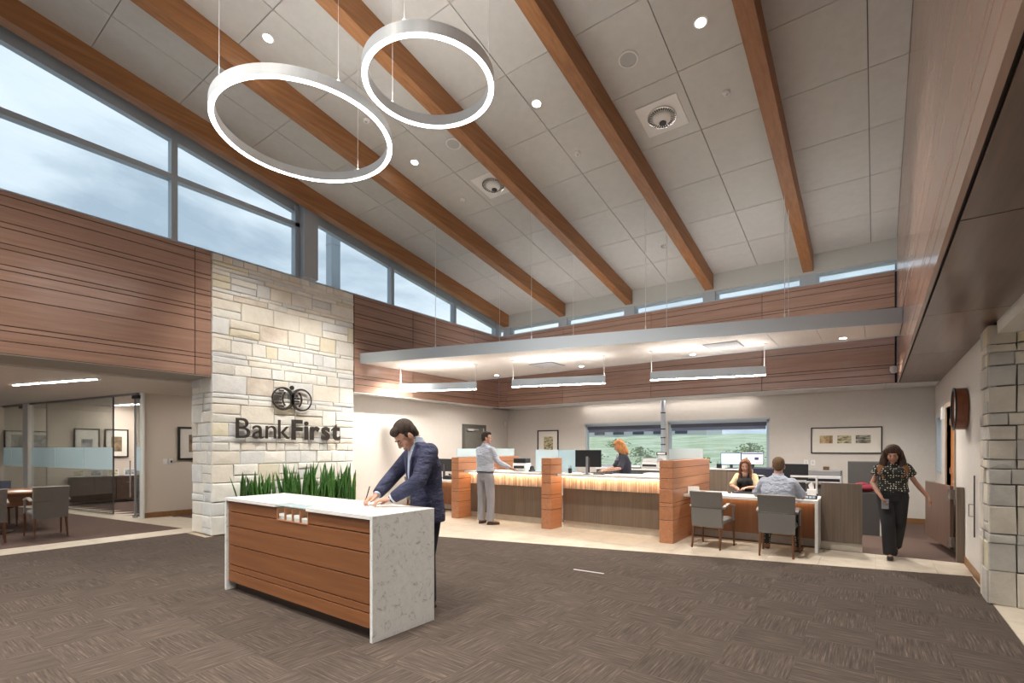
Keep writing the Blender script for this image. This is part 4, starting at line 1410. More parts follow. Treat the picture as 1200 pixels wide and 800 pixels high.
picture('black-framed grey print in the glass office, left one of the pair', (-17.50, 4.02, 1.66), pi / 2, .56, .80, [(0, -.08, .24, .38, pm4)])
picture('black-framed brown print in the glass office, right one of the pair', (-17.50, 4.68, 1.66), pi / 2, .56, .80, [(.0, -.02, .25, .42, pm5)])
picture('dark-framed picture on the hall wall beside the stone', (-12.79, 4.92, 1.63), pi / 2, .75, .76, [(0, 0, .3, .4, pm5)], .045, mt='paint')
picture('wide black-framed black-and-white photograph in the far left office', (-19.98, 3.4, 1.68), pi / 2, 1.3, .70, [(.0, .02, 1.0, .42, pm4)])
picture('small pale picture seen through the glass office wall', (-16.2, 8.88, 1.75), 0, .5, .6, [(0, 0, .22, .26, pm4)], .02, fm='lgrey')

t = thing('office_credenza', 'dark wooden credenza along the wall of the glass office', 'cabinet', (-17.1, 4.55, 0))
box(-.40, -.95, .70, .0, 1.0, .74, c=.004).build('top', 'darkwood', t)
for kx in range(4):
    d = box(-.38, -.93 + kx * .48, .08, -.02, -.93 + (kx + 1) * .48 - .01, .695, c=.003).build('door', 'darkwood', t)
    box(-.02, -.70 + kx * .48, .55, -.01, -.60 + kx * .48, .56).build('handle', 'chrome', d)
t = thing('office_desk', 'taupe pedestal and desk end just inside the open glass door', 'desk', (-14.9, 5.0, 0))
box(-.9, -.35, .71, .9, .35, .74).build('desktop', 'darkwood', t)
box(.30, -.28, .05, .80, .28, .71).build('pedestal', 'tan_lam', t)
box(-.80, -.02, .2, .30, .0, .70).build('modesty_panel', 'darkwood', t)
for sx in (-.85, -.3):
    MB().cyl((sx, -.3, 0), (sx, -.3, .71), .02).build('leg', 'chrome', t)
rs = random.Random(4)
for i in range(5):
    t = thing('photo_frame', ['silver photo frame at the left end of the office credenza', 'second photo frame from the left on the office credenza', 'third photo frame from the left on the office credenza', 'fourth photo frame from the left on the office credenza', 'dark photo frame at the right end of the office credenza'][i],
              'picture', (-17.25, 3.78 + i * .38, .741), pi / 2 + rs.uniform(-.2, .2), 'photo frames on the office credenza')
    o = box(-.13, -.01, 0, .13, .01, .20, c=.003).build('frame', 'lgrey' if i < 4 else 'picframe', t); o.rotation_euler = (-.2, 0, 0)
    o = box(-.10, -.014, .03, .10, -.0105, .17).build('print', pm4 if i % 2 else pm2, t); o.rotation_euler = (-.2, 0, 0)
t = thing('office_chair', 'dark office chair behind the far left glass', 'chair', (-18.9, 4.0, 0), -1.2)
box(-.25, -.25, .42, .25, .25, .52, c=.03).build('seat', 'black', t)
box(-.25, .20, .55, .25, .28, 1.1, c=.03).build('backrest', 'black', t)
MB().cyl((0, 0, .08), (0, 0, .42), .03).build('gas_lift', 'dgrey', t)
for q in range(5): MB().cyl((0, 0, .1), (.28 * cos(q * 1.257), .28 * sin(q * 1.257), .03), .02).build('base_arm', 'dgrey', t)
for (y, l, dk) in [(4.30, 'pale switch plate on the hall wall left of the stone', 0), (4.42, 'wall plate with a dark knob on the hall wall left of the stone', 1)]:
    t = thing('switch_plate', l, 'switch', (-12.795, y, 1.22))
    box(0, -.04, -.06, .008, .04, .06, c=.003).build('plate', 'wplastic', t)
    box(.008, -.018, -.025, .014, .018, .025).build('rocker', 'dgrey' if dk else 'wplastic', t)

# ---------------- right wall: clock, thermostat, pull bar
t = thing('wall_clock', 'round clock with a deep wooden rim on the right wall', 'clock', (RX, 8.62, 2.03), -pi / 2)
R_ = .27
def disc_y(m, r0, r1, y0, y1, n=40):
    vs, fs = [], []
    for i in range(n):
        a = 2 * pi * i / n
        for r, y in ((r0, y0), (r1, y0), (r1, y1), (r0, y1)): vs.append((r * cos(a), y, r * sin(a)))
    for i in range(n):
        b, d = i * 4, ((i + 1) % n) * 4
        for q in range(4): fs.append((b + q, d + q, d + (q + 1) % 4, b + (q + 1) % 4))
    return m.add(vs, fs)
fixn(disc_y(MB(), R_ - .02, R_, -.12, -.01).build('rim', wood('clock_wood', (.16, .045, .02), (.26, .09, .04), 2, .3), t))
fixn(disc_y(MB(), R_ - .03, R_ + .008, -.135, -.12).build('bezel', 'black', t))
MB().cyl((0, -.10, 0), (0, -.095, 0), R_ - .02, n=32).build('dial', 'wplastic', t)
MB().cyl((0, -.105, 0), (0, -.105, .14), .005).build('minute_hand', 'black', t)
MB().cyl((0, -.108, 0), (.08, -.108, -.05), .006).build('hour_hand', 'black', t)
t = thing('thermostat', 'small white box on the right wall above the sidelight window', 'thermostat', (RX, 11.3, 2.12))
box(-.04, -.09, -.11, 0, .09, .11, c=.01).build('housing', 'wplastic', t)
box(-.045, -.04, .0, -.04, .04, .06).build('display', 'lgrey', t)
t = thing('pull_bar', 'thin dark vertical bar with a small handle at the edge of the right wall', 'handle', (RX - .02, 7.85, .48))
box(-.006, -.012, 0, .006, .012, .72).build('bar', 'dgrey', t)
MB().tube([(0, .012, .24), (-.045, .03, .24), (-.045, .03, .38), (0, .012, .38)], .005).build('handle', 'chrome', t)

# ================================================================== DESK AND COUNTER OBJECTS
def monitor(label, loc, rz, W_=.50, H_=.30, scr='blackscreen', arm=False, tiltback=0, group=None, stand=.17):
    t = thing('computer_monitor', label, 'monitor', loc, rz, group)   # screen faces local -Y
    box(-W_ / 2, -.012, stand, W_ / 2, .02, stand + H_, c=.006).build('shell', 'black', t)
    box(-W_ / 2 + .012, -.0145, stand + .015, W_ / 2 - .012, -.0125, stand + H_ - .012).build('screen', scr, t)
    box(-.03, .02, .01, .03, .045, stand + H_ * .55).build('neck', 'dgrey', t)
    box(-.12, -.06, 0, .12, .10, .012, c=.004).build('foot', 'dgrey', t)
    return t
def keyboard(label, loc, rz):
    t = thing('keyboard', label, 'keyboard', loc, rz)
    box(-.21, -.07, 0, .21, .07, .018, c=.004).build('base', 'black', t)
    m = MB()
    for i in range(14):
        for j in range(4): m.box(-.20 + i * .0285, -.062 + j * .03, .018, -.176 + i * .0285, -.038 + j * .03, .024)
    m.build('keys', 'dgrey', t, kind='stuff')
    return t
def phone(label, loc, rz):
    t = thing('desk_phone', label, 'phone', loc, rz)
    MB().add([(-.1, -.1, 0), (.1, -.1, 0), (.1, .1, 0), (-.1, .1, 0), (-.1, -.1, .02), (.1, -.1, .02), (.1, .1, .09), (-.1, .1, .09)], [(0, 3, 2, 1), (4, 5, 6, 7), (0, 1, 5, 4), (1, 2, 6, 5), (2, 3, 7, 6), (3, 0, 4, 7)]).build('base', 'black', t)
    MB().limb([(-.07, -.09, .06), (-.07, .0, .10), (-.07, .09, .12)], [.022, .014, .024], 8).build('handset', 'black', t)
    box(.0, .02, .062, .08, .08, .092).build('display', 'mgrey', t)
    return t
def machine(label, loc, rz, w_, d, h, m='lgrey', top='black', cat='printer'):
    t = thing('desk_printer', label, cat, loc, rz)
    box(-w_ / 2, -d / 2, 0, w_ / 2, d / 2, h * .62, c=.012).build('body', m, t)
    box(-w_ / 2 + .01, -d / 2 + .02, h * .62, w_ / 2 - .01, d / 2, h, c=.012).build('lid', top, t)
    box(-w_ / 2 + .03, -d / 2 - .012, h * .22, w_ / 2 - .03, -d / 2, h * .42).build('tray_slot', 'black', t)
    box(-w_ / 2 + .04, -d / 2 - .05, h * .16, w_ / 2 - .04, -d / 2, h * .20).build('tray', 'wplastic', t)
    return t
CT = 1.036
scr_site = mat('screen_page', (.1, .1, .1), .3, emit=(.85, .88, 1.), es=1.1)
scr_blue = mat('screen_blue', (.1, .1, .1), .3, emit=(.42, .56, .90), es=.9)
monitor('black monitor on the right teller counter, seen from behind, left of the red-haired woman', (-4.50, 8.62, CT), radians(205), .50, .33, stand=.12)
keyboard('black keyboard under the hands of the red-haired teller', (-4.2, 8.60, CT), .25)
t = thing('sign_holder', 'small upright grey stand in front of the counter monitor', 'stand', (-4.32, 8.22, CT), .3)
box(-.02, -.01, 0, .02, .01, .33).build('upright', 'mgrey', t)
box(-.05, -.04, 0, .05, .04, .01).build('foot', 'dgrey', t)
t = thing('mug', 'small black pen cup beside the middle column', 'cup', (-4.80, 8.44, CT))
MB().lathe([(.035, 0), (.04, .09), (.034, .09), (.03, .01)], 16).build('cup', 'black', t)
for q in range(3): MB().cyl((.01 * q - .01, 0, .02), (.03 * q - .03, .01, .15), .004, n=6).build('pen', 'dgrey', t)
t = thing('paper_stack', 'loose white papers beside the counter monitor', 'paper', (-4.40, 8.42, CT), .35)
for q in range(3): box(-.12 + q * .02, -.10, q * .004, .10 + q * .02, .08, q * .004 + .003).build('sheet', 'paper', t)
t = thing('card_reader', 'flat black card terminal on the right teller counter', 'terminal', (-4.12, 8.32, CT), .2)
box(-.10, -.06, 0, .10, .06, .022, c=.006).build('body', 'dgrey', t)
box(-.08, -.04, .022, .02, .04, .025).build('display', 'mgrey', t)
machine('white and black receipt printer on the left teller counter', (-6.08, 8.62, CT), .2, .30, .30, .27, 'wplastic', 'black')
t = thing('tape_dispenser', 'small black dispenser beside the frosted screen', 'dispenser', (-5.74, 8.50, CT), .1)
MB().cyl((-.02, 0, .06), (.02, 0, .06), .06, n=18).box(-.03, -.09, 0, .03, .09, .04).build('body', 'black', t)
# back work counter
t = thing('work_counter', 'grey back counter with pale top under the left rear window', 'cabinet', (-4.75, 12.45, 0))
box(-1.35, -.35, .96, .95, .34, 1.0, c=.003).build('worktop', 'quartz_w', t)
for i in range(4):
    d = box(-1.33 + i * .57, -.33, .08, -1.33 + (i + 1) * .57 - .008, .33, .955, c=.002).build('drawer_unit', 'fabric_d', t)
    box(-1.33 + i * .57 + .18, -.345, .82, -1.33 + i * .57 + .38, -.33, .835).build('handle', 'chrome', d)
t = thing('storage_credenza', 'taupe credenza with white top under the right rear window', 'cabinet', (-2.75, 12.3, 0))
box(-.75, -.30, 1.02, .40, .45, 1.055, c=.003).build('top', 'quartz_w', t)
for i in range(3):
    d = box(-.74 + i * .377, -.28, .05, -.74 + (i + 1) * .377 - .006, .44, 1.018, c=.002).build('door', 'tan_lam', t)
machine('white laser printer on the back counter near the window', (-4.62, 12.35, 1.001), 0, .42, .38, .26, 'wplastic', 'lgrey')
phone('black phone on the back counter', (-5.4, 12.3, 1.001), .3)
t = thing('paper_tray', 'stacked white papers in a black tray on the back counter', 'tray', (-5.05, 12.35, 1.001))
box(-.16, -.12, 0, .16, .12, .02).build('tray', 'black', t); box(-.14, -.11, .02, .14, .11, .07).build('papers', 'paper', t)
t = thing('small_printer', 'white device below the worktop printer', 'printer', (-4.35, 11.75, .80))
box(-.2, -.2, -.05, .2, .2, .12, c=.01).build('body', 'lgrey', t)
box(-.22, -.22, -.80, .22, .22, -.05).build('cabinet', 'fabric_d', t)
t = thing('air_tube', 'grey pneumatic tube column with dark bands between the rear windows', 'tube', (-4.43, 12.62, 1.0))
MB().cyl((0, 0, .36), (0, 0, 1.76), .055, n=18).build('tube', mat('tube_plastic', (.42, .48, .54), .3), t)
for z in (.60, .78, 1.0, 1.42): MB().cyl((0, 0, z), (0, 0, z + .03), .062, n=18).build('band', 'black', t)
box(-.12, -.09, .0, .12, .09, .36, c=.01).build('station', 'lgrey', t)
box(-.14, -.10, .34, .12, -.06, .42).build('label_plate', 'picframe', t)
box(-.11, -.104, .36, .09, -.10, .40).build('label_card', 'paper', t)
monitor('monitor with a blue desktop on the right credenza', (-2.68, 12.15, 1.056), 0, .44, .28, scr_blue, stand=.08)
mo = monitor('monitor showing a white web page behind the seated woman', (-2.20, 12.0, 1.056), 0, .45, .28, scr_site, stand=.10)
box(-.21, -.016, .33, .21, -.0146, .36).build('page_header', mat('page_header', (.05, .05, .1), .4), mo)
box(.04, -.016, .20, .13, -.0146, .27).build('page_block', mat('page_block', (.10, .07, .18), .4), mo)
box(-.15, -.016, .23, -.09, -.0146, .26).build('page_block', mat('page_block2', (.2, .3, .25), .4), mo)
box(-.21, -.016, .13, .21, -.0146, .15).build('page_footer', mat('page_footer', (.3, .1, .12), .4), mo)
t = thing('potted_plant', 'small green potted plant on the right credenza', 'plant', (-3.28, 12.3, 1.056))
MB().lathe([(.05, 0), (.07, .10), (.06, .10)], 14).build('pot', 'wplastic', t)
m = MB()
rs = random.Random(2)
for q in range(26):
    a, b = rs.uniform(0, 6.28), rs.uniform(.04, .13)
    m.ell((b * cos(a), b * sin(a), .12 + rs.uniform(0, .12)), (.03, .03, .012), Matrix.Rotation(rs.uniform(-1, 1), 3, 'X'), 6, 4)
m.build('foliage', 'leaf2', t)
t = thing('office_items', 'clutter of a dark pen pot and note holder on the right credenza', 'organizer', (-2.95, 12.2, 1.056))
box(-.05, -.04, 0, .05, .04, .10).build('pen_pot', 'black', t)
box(.08, -.04, 0, .18, .05, .06).build('note_holder', 'wplastic', t)
for q in range(4): MB().cyl((-.03 + q * .02, 0, .05), (-.05 + q * .03, 0, .16), .004, n=6).build('pen', ['shoe_r', 'black', 'shirt_b', 'dgrey'][q], t)
phone('black phone on the right credenza', (-2.46, 12.45, 1.056), .2)
# desk with seated people
t = thing('office_chair', 'dark blue-violet office chair right of the seated woman', 'chair', (-1.62, 10.55, 0), 2.9)
box(-.24, -.24, .42, .24, .24, .50, c=.03).build('seat', 'navy_up', t)
box(-.22, .20, .55, .22, .27, 1.16, c=.03).build('backrest', 'navy_up', t)
MB().cyl((0, 0, .08), (0, 0, .42), .03).build('gas_lift', 'dgrey', t)
for q in range(5): MB().cyl((0, 0, .1), (.28 * cos(q * 1.257), .28 * sin(q * 1.257), .03), .02).build('base_arm', 'dgrey', t)
t = thing('office_chair', 'black office chair the seated woman sits on', 'chair', (-1.92, 10.0, 0), -.2)
box(-.24, -.24, .40, .24, .24, .47, c=.03).build('seat', 'black', t)
box(-.22, .24, .55, .22, .30, 1.02, c=.03).build('backrest', 'black', t)
MB().cyl((0, 0, .08), (0, 0, .42), .03).build('gas_lift', 'dgrey', t)
for q in range(5): MB().cyl((0, 0, .1), (.28 * cos(q * 1.257), .28 * sin(q * 1.257), .03), .02).build('base_arm', 'dgrey', t)
t = thing('name_card', 'folded white card standing at the left end of the desk', 'card', (-2.50, 8.62, .761), .4)
MB().add([(-.09, -.04, 0), (.09, -.04, 0), (.09, .04, 0), (-.09, .04, 0), (-.09, 0, .11), (.09, 0, .11)], [(0, 3, 2, 1), (0, 1, 5, 4), (2, 3, 4, 5), (0, 4, 3), (1, 2, 5)]).build('card', 'paper', t)
t = thing('computer_mouse', 'black mouse on the desk in front of the seated woman', 'mouse', (-2.0, 8.95, .761), .2)
MB().ell((0, 0, .012), (.03, .05, .018)).build('shell', 'black', t, smooth=True)
t = thing('paper_sheet', 'sheet of paper between the two people at the desk', 'paper', (-1.78, 8.72, .761), .15)
box(-.15, -.11, 0, .15, .11, .002).build('sheet', 'paper', t)
keyboard('black keyboard in front of the seated woman', (-1.75, 9.02, .761), 0)
t = thing('dual_monitor_arm', 'pair of black monitors on a white arm behind the seated man', 'monitor', (-.98, 9.30, .761), 0)
o = box(-.34, .02, .24, .10, .05, .50, c=.006).build('screen', 'black', t)
box(-.34, .02, .0, .06, .05, .20, c=.006).build('lower_screen', 'black', t)
MB().tube([(-.15, -.02, .30), (.22, -.02, .30), (.22, -.02, .03)], .016).build('arm', 'wplastic', t)
MB().tube([(.22, -.02, .10), (.02, -.06, .02)], .014).build('arm', 'wplastic', t)
t = thing('tissue_box', 'white tissue box with a raised tissue at the right end of the desk', 'tissue box', (-.80, 8.95, .761), .1)
box(-.06, -.06, .0, .06, .06, .12, c=.004).build('box', 'paper', t)
MB().add([(-.03, -.02, .12), (.03, -.02, .12), (.03, .02, .12), (-.03, .02, .12), (-.045, 0, .19), (.03, .01, .20), (.0, -.01, .23)], [(0, 1, 4), (1, 2, 5), (2, 3, 5), (3, 0, 4), (1, 5, 6), (1, 6, 4), (3, 4, 6), (3, 6, 5)]).build('tissue', 'paper', t)
t = thing('card_tray', 'low dark tray of white cards in front of the tissue box', 'tray', (-.83, 8.62, .761))
box(-.13, -.05, 0, .13, .05, .05).build('tray', 'black', t)
for q in range(5): box(-.11 + q * .046, -.055, .012, -.072 + q * .046, -.050, .045).build('card', 'shirt_b', t)
machine('grey multifunction printer on the back wall behind the partition', (-.84, 11.75, .80), 0, .62, .45, .28, 'lgrey', 'mgrey')
t = thing('storage_cabinet', 'charcoal low cabinet under the grey printer', 'cabinet', (-.84, 11.85, 0))
box(-.42, -.30, 0, .42, .30, .798).build('body', 'fabric_d', t)
for q in (-1, 1): box(q * .21 - .20, -.315, .03, q * .21 + .20, -.301, .78).build('door', 'fabric_d', t)
t = thing('basket_stand', 'small brown box on the grey printer', 'box', (-.80, 11.75, 1.081))
box(-.05, -.05, 0, .05, .05, .07, c=.004).build('body', 'shoe_b', t)
t = thing('cubicle_panel', 'charcoal cubicle panel behind the walking woman', 'partition', (-.17, 11.5, 0))
box(-.26, -.025, .0, .27, .025, 1.26, c=.004).build('panel', 'fabric_d', t)
box(-.26, -.028, 1.26, .27, .028, 1.275).build('top_cap', 'mgrey', t)
t = thing('side_cabinet', 'charcoal side cabinet with a pale edge behind the walking woman', 'cabinet', (-.08, 10.9, 0))
box(-.30, -.25, 0, .14, .25, .74).build('body', 'fabric_d', t)
box(.141, -.25, 0, .20, .25, .74).build('edge_panel', 'wplastic', t)
t = thing('folded_jacket', 'dark red folded jacket on the charcoal side cabinet', 'jacket', (-.15, 10.85, .741))
MB().ell((0, 0, .07), (.18, .16, .07)).ell((-.05, .02, .12), (.11, .11, .05)).build('cloth', 'redcloth', t, smooth=True)
for (x, l) in [(-1.55, 'pale wall plate behind the seated man'), (-1.42, 'pale wall plate left of the long picture')]:
    t = thing('outlet_plate', l, 'outlet', (x + .3, YB - .008, 1.2))
    box(-.04, 0, -.06, .04, .007, .06).build('plate', 'wplastic', t)
    box(-.015, -.004, -.03, .015, 0, .03).build('socket', 'lgrey', t)
# left desk objects
monitor('black monitor on the left desk, seen from behind', (-8.86, 9.15, .761), radians(185), .52, .32, stand=.17)
phone('black phone on the left desk', (-8.45, 8.85, .761), pi + .3)
t = thing('paper_stack', 'white paper holder on the left desk', 'paper', (-8.95, 8.72, .761), .2)
box(-.12, -.1, 0, .12, .1, .012).build('sheet', 'paper', t)
box(-.10, -.02, .012, .10, .0, .22).build('card', 'paper', t)

# ================================================================== OUTSIDE
def terrain():
    m = MB()
    nx, ny = 60, 40
    for j in range(ny + 1):
        for i in range(nx + 1):
            x = -45 + 90 * i / nx
            y = 13.3 + 45 * j / ny
            z = -.25 + max(0, (y - 16)) * .112 + .25 * noise.noise(Vector((x * .3, y * .3, 0)))
            if y > 40: z = -.25 + 24 * .112 + (y - 40) * .02 + .25 * noise.noise(Vector((x * .3, y * .3, 0)))
            m.v.append((x, y, z))
    for j in range(ny):
        for i in range(nx):
            a = j * (nx + 1) + i
            m.f.append((a, a + 1, a + nx + 2, a + nx + 1))
    o = m.build('grass_slope', 'grass', kind='structure', smooth=True)
terrain()
MB().box(-120, -60, -.9, -20.3, 80, -.45).box(-20.3, -60, -.9, 60, YF - .4, -.45).build('ground', mat('asphalt', (.16, .16, .16), .9), kind='structure')
rs = random.Random(9)
for (x, y) in [(-13.5, 26), (-11.2, 28), (-9.2, 24), (-5.6, 30), (-3.4, 27), (-15, 33)]:
    t = thing('shrub', 'dry green shrub on the grassy slope outside the rear windows', 'shrub', (x, y, -.3 + (y - 16) * .112), 0, 'shrubs on the slope')
    m = MB()
    for q in range(150):
        a, b, c_ = rs.uniform(0, 6.28), abs(rs.gauss(0, .45)), rs.uniform(0, .55)
        m.ell((b * cos(a), b * sin(a), c_ * (1.1 - b * .6)), (.06, .06, .035), None, 5, 3)
    m.build('foliage', 'shrub', t)
t = thing('distant_building', 'pale low building on top of the grassy slope', 'building', (-19, 52, 2.45))
box(-9, -3, 0, 6, 3, 1.6).build('wall', 'lgrey', t)
for q in range(6): box(-8 + q * 2.2, -3.05, .5, -6.8 + q * 2.2, -3, 1.2).build('window', 'shade', t)
box(-9.3, -3.3, 1.6, 6.3, 3.3, 1.8).build('roof', 'mgrey', t)
# ================================================================== PEOPLE
def bake(name, mb, m, parent, voxel, smooth, iters):
    me = mb.mesh(name)
    o = bpy.data.objects.new(name, me)
    col.objects.link(o)
    r = o.modifiers.new('r', 'REMESH'); r.mode = 'VOXEL'; r.voxel_size = voxel
    if smooth:
        s = o.modifiers.new('s', 'SMOOTH'); s.factor = smooth; s.iterations = iters
    dg = bpy.context.evaluated_depsgraph_get()
    nm = bpy.data.meshes.new_from_object(o.evaluated_get(dg))
    nm.name = name
    bpy.data.objects.remove(o)
    nm.materials.clear()
    nm.materials.append(M[m] if isinstance(m, str) else m)
    for p in nm.polygons: p.use_smooth = True
    o = bpy.data.objects.new(name, nm)
    col.objects.link(o)
    if parent is not None: o.parent = parent
    return o
V = Vector
def hand(mb, W, d, n, t, curls, sc=1., thumb=.5):
    d, n, t = V(d).normalized(), V(n).normalized(), V(t).normalized()
    W = V(W)
    kn = [.034, .012, -.011, -.032]
    ln = [.072, .080, .074, .058]
    base = []
    for i, (k, l) in enumerate(zip(kn, ln)):
        K = W + d * (.092 - .006 * abs(i - 1)) * sc + t * k * sc
        mb.limb([W + t * k * .55 * sc + d * .012, K], [.016 * sc, .0125 * sc], 8)
        c = curls[i] if isinstance(curls, (list, tuple)) else curls
        p, ang = K, 0.15
        pts, rs = [K], [.0105 * sc]
        for s, f in ((.45, .6), (.30, 1.1), (.25, .8)):
            ang += c * f
            p = p + (d * cos(ang) + n * sin(ang)) * l * s * sc + t * (k * .08) * sc
            pts.append(p); rs.append((.0098 - .0012 * len(pts) * .5) * sc)
        mb.limb(pts, rs, 8)
    p0 = W + t * .022 * sc + d * .02 * sc
    p1 = p0 + (d * .55 + t * .75 + n * .25).normalized() * .040 * sc
    p2 = p1 + (d * .85 + t * (.35 - thumb * .5) + n * (.2 + thumb * .4)).normalized() * .032 * sc
    p3 = p2 + (d * .9 + t * (.1 - thumb * .6) + n * (.2 + thumb * .4)).normalized() * .026 * sc
    mb.limb([p0, p1, p2, p3], [.017 * sc, .0135 * sc, .011 * sc, .009 * sc], 8)

def head_parts(C, yaw, pitch, s=1.):
    R = Matrix.Rotation(yaw, 3, 'Z') @ Matrix.Rotation(pitch, 3, 'Y')
    def P(f, l, u): return C + R @ V((f, l, u)) * s
    return R, P
def add_head(mb, C, yaw, pitch, neck, s=1., fem=False):
    R, P = head_parts(C, yaw, pitch, s)
    E = lambda c, r: mb.ell(P(*c), [q * s for q in r], R, 18, 12)
    E((-.012, 0, .032), (.096, .076, .088))
    E((.028, 0, -.028), (.060, .058, .082))
    E((.012, 0, -.068), (.058, .054 if not fem else .046, .044))
    E((.056, 0, -.100), (.026, .028 if not fem else .022, .020))
    E((.074, 0, .024), (.016, .050, .011))
    for q in (-1, 1):
        E((.052, q * .040, -.028), (.026, .020, .024))
        E((-.004, q * .079, -.012), (.020, .009, .032))
        E((-.002, q * .075, -.035), (.012, .008, .012))
    mb.limb([P(.084, 0, .018), P(.104, 0, -.026)], [.008 * s, .013 * s], 8)
    E((.093, .010, -.030), (.012, .009, .009)); E((.093, -.010, -.030), (.012, .009, .009))
    E((.080, 0, -.058), (.012, .024, .007)); E((.078, 0, -.070), (.012, .021, .007))
    mb.limb([P(-.018, 0, -.060), V(neck)], [.054 * s if not fem else .045 * s, .060 * s if not fem else .048 * s], 14)
    return R, P
def face(body, P, R, s=1., brow='hair_dk', smile=False):
    for q in (-1, 1):
        MB().ell(P(.0835, q * .031, .001), [.006 * s, .011 * s, .0045 * s], R, 10, 6).build('eye', 'eye', body, smooth=True)
        MB().limb([P(.090, q * .014, .022), P(.088, q * .034, .027), P(.076, q * .050, .020)], [.0035 * s, .004 * s, .0025 * s], 6).build('eyebrow', brow, body)
    MB().limb([P(.082, -.024, -.060), P(.0925, 0, -.064), P(.082, .024, -.060)], [.003 * s, .0055 * s, .003 * s], 8).build('lips', 'lips', body, smooth=True)

def person(label, loc, rz):
    t = None
    return t

def root_person(bodymesh_builder, label, loc, rz, skin='skin', voxel=.006, it=6):
    mb = MB()
    bodymesh_builder(mb)
    o = bake('person', mb, skin, None, voxel, .5, it)
    o.location = loc
    o.rotation_euler = (0, 0, rz)
    return tag(o, label, 'person')

def shoe(parent, A, yaw, m, s=1., pitch=0.):
    """A = ankle joint on the ground plane frame, local"""
    R = Matrix.Rotation(yaw, 3, 'Z') @ Matrix.Rotation(pitch, 3, 'Y')
    P = lambda f, l, u: V(A) + R @ V((f, l, u)) * s
    mb = MB()
    mb.ell(P(.0, 0, -.045), [.055 * s, .042 * s, .050 * s], R)
    mb.ell(P(.07, 0, -.060), [.085 * s, .046 * s, .033 * s], R)
    mb.ell(P(.14, 0, -.066), [.055 * s, .043 * s, .026 * s], R)
    mb.ell(P(-.02, 0, -.065), [.050 * s, .038 * s, .028 * s], R)
    o = bake('shoe', mb, m, parent, .006, .5, 4)
    vs = []
    n = 20
    so = MB()
    pts = []
    for i in range(n):
        a = 2 * pi * i / n
        pts.append(P(.06 + .135 * cos(a), (.043 + .006 * cos(a)) * sin(a), -.092))
    top = [p + R @ V((0, 0, .016)) for p in pts]
    so.add(pts + top, [tuple(range(n - 1, -1, -1)), tuple(range(n, 2 * n))] + [(i, (i + 1) % n, (i + 1) % n + n, i + n) for i in range(n)])
    so.build('sole', 'belt', o)
    return o

def leg_pair(mb, hips, knees, ankles, r=(.088, .062, .045)):
    for h, k, a in zip(hips, knees, ankles):
        mb.limb([h, V(h).lerp(V(k), .5), k, V(k).lerp(V(a), .3), a], [r[0], r[0] * .86, r[1], r[1] * .95, r[2]], 14)

def trousers(parent, m, hips, knees, ankles, pelvis, waist, r=(.098, .074, .066), wr=(.115, .16), hem=.03):
    mb = MB()
    for h, k, a in zip(hips, knees, ankles):
        a2 = V(a) + V((0, 0, -hem))
        k2 = V(k)
        mb.cyl(h, V(h).lerp(k2, .5), r[0], r[0] * .92, 16)
        mb.cyl(V(h).lerp(k2, .5), k2, r[0] * .92, r[1], 16)
        mb.cyl(k2, a2, r[1], r[2], 16)
        mb.ell(h, (r[0],) * 3); mb.ell(V(h).lerp(k2, .5), (r[0] * .92,) * 3); mb.ell(k2, (r[1],) * 3)
    mb.ell((pelvis[0], pelvis[1], pelvis[2] - .07), (wr[0] * .98, wr[1] * .95, .10))
    mb.loft([((pelvis[0], pelvis[1], pelvis[2] - .06), wr[0] * .95, wr[1] * .98), (pelvis, wr[0] * 1.05, wr[1] * 1.05), (waist, wr[0] * .92, wr[1] * .92)])
    return bake('trousers', mb, m, parent, .009, .5, 5)

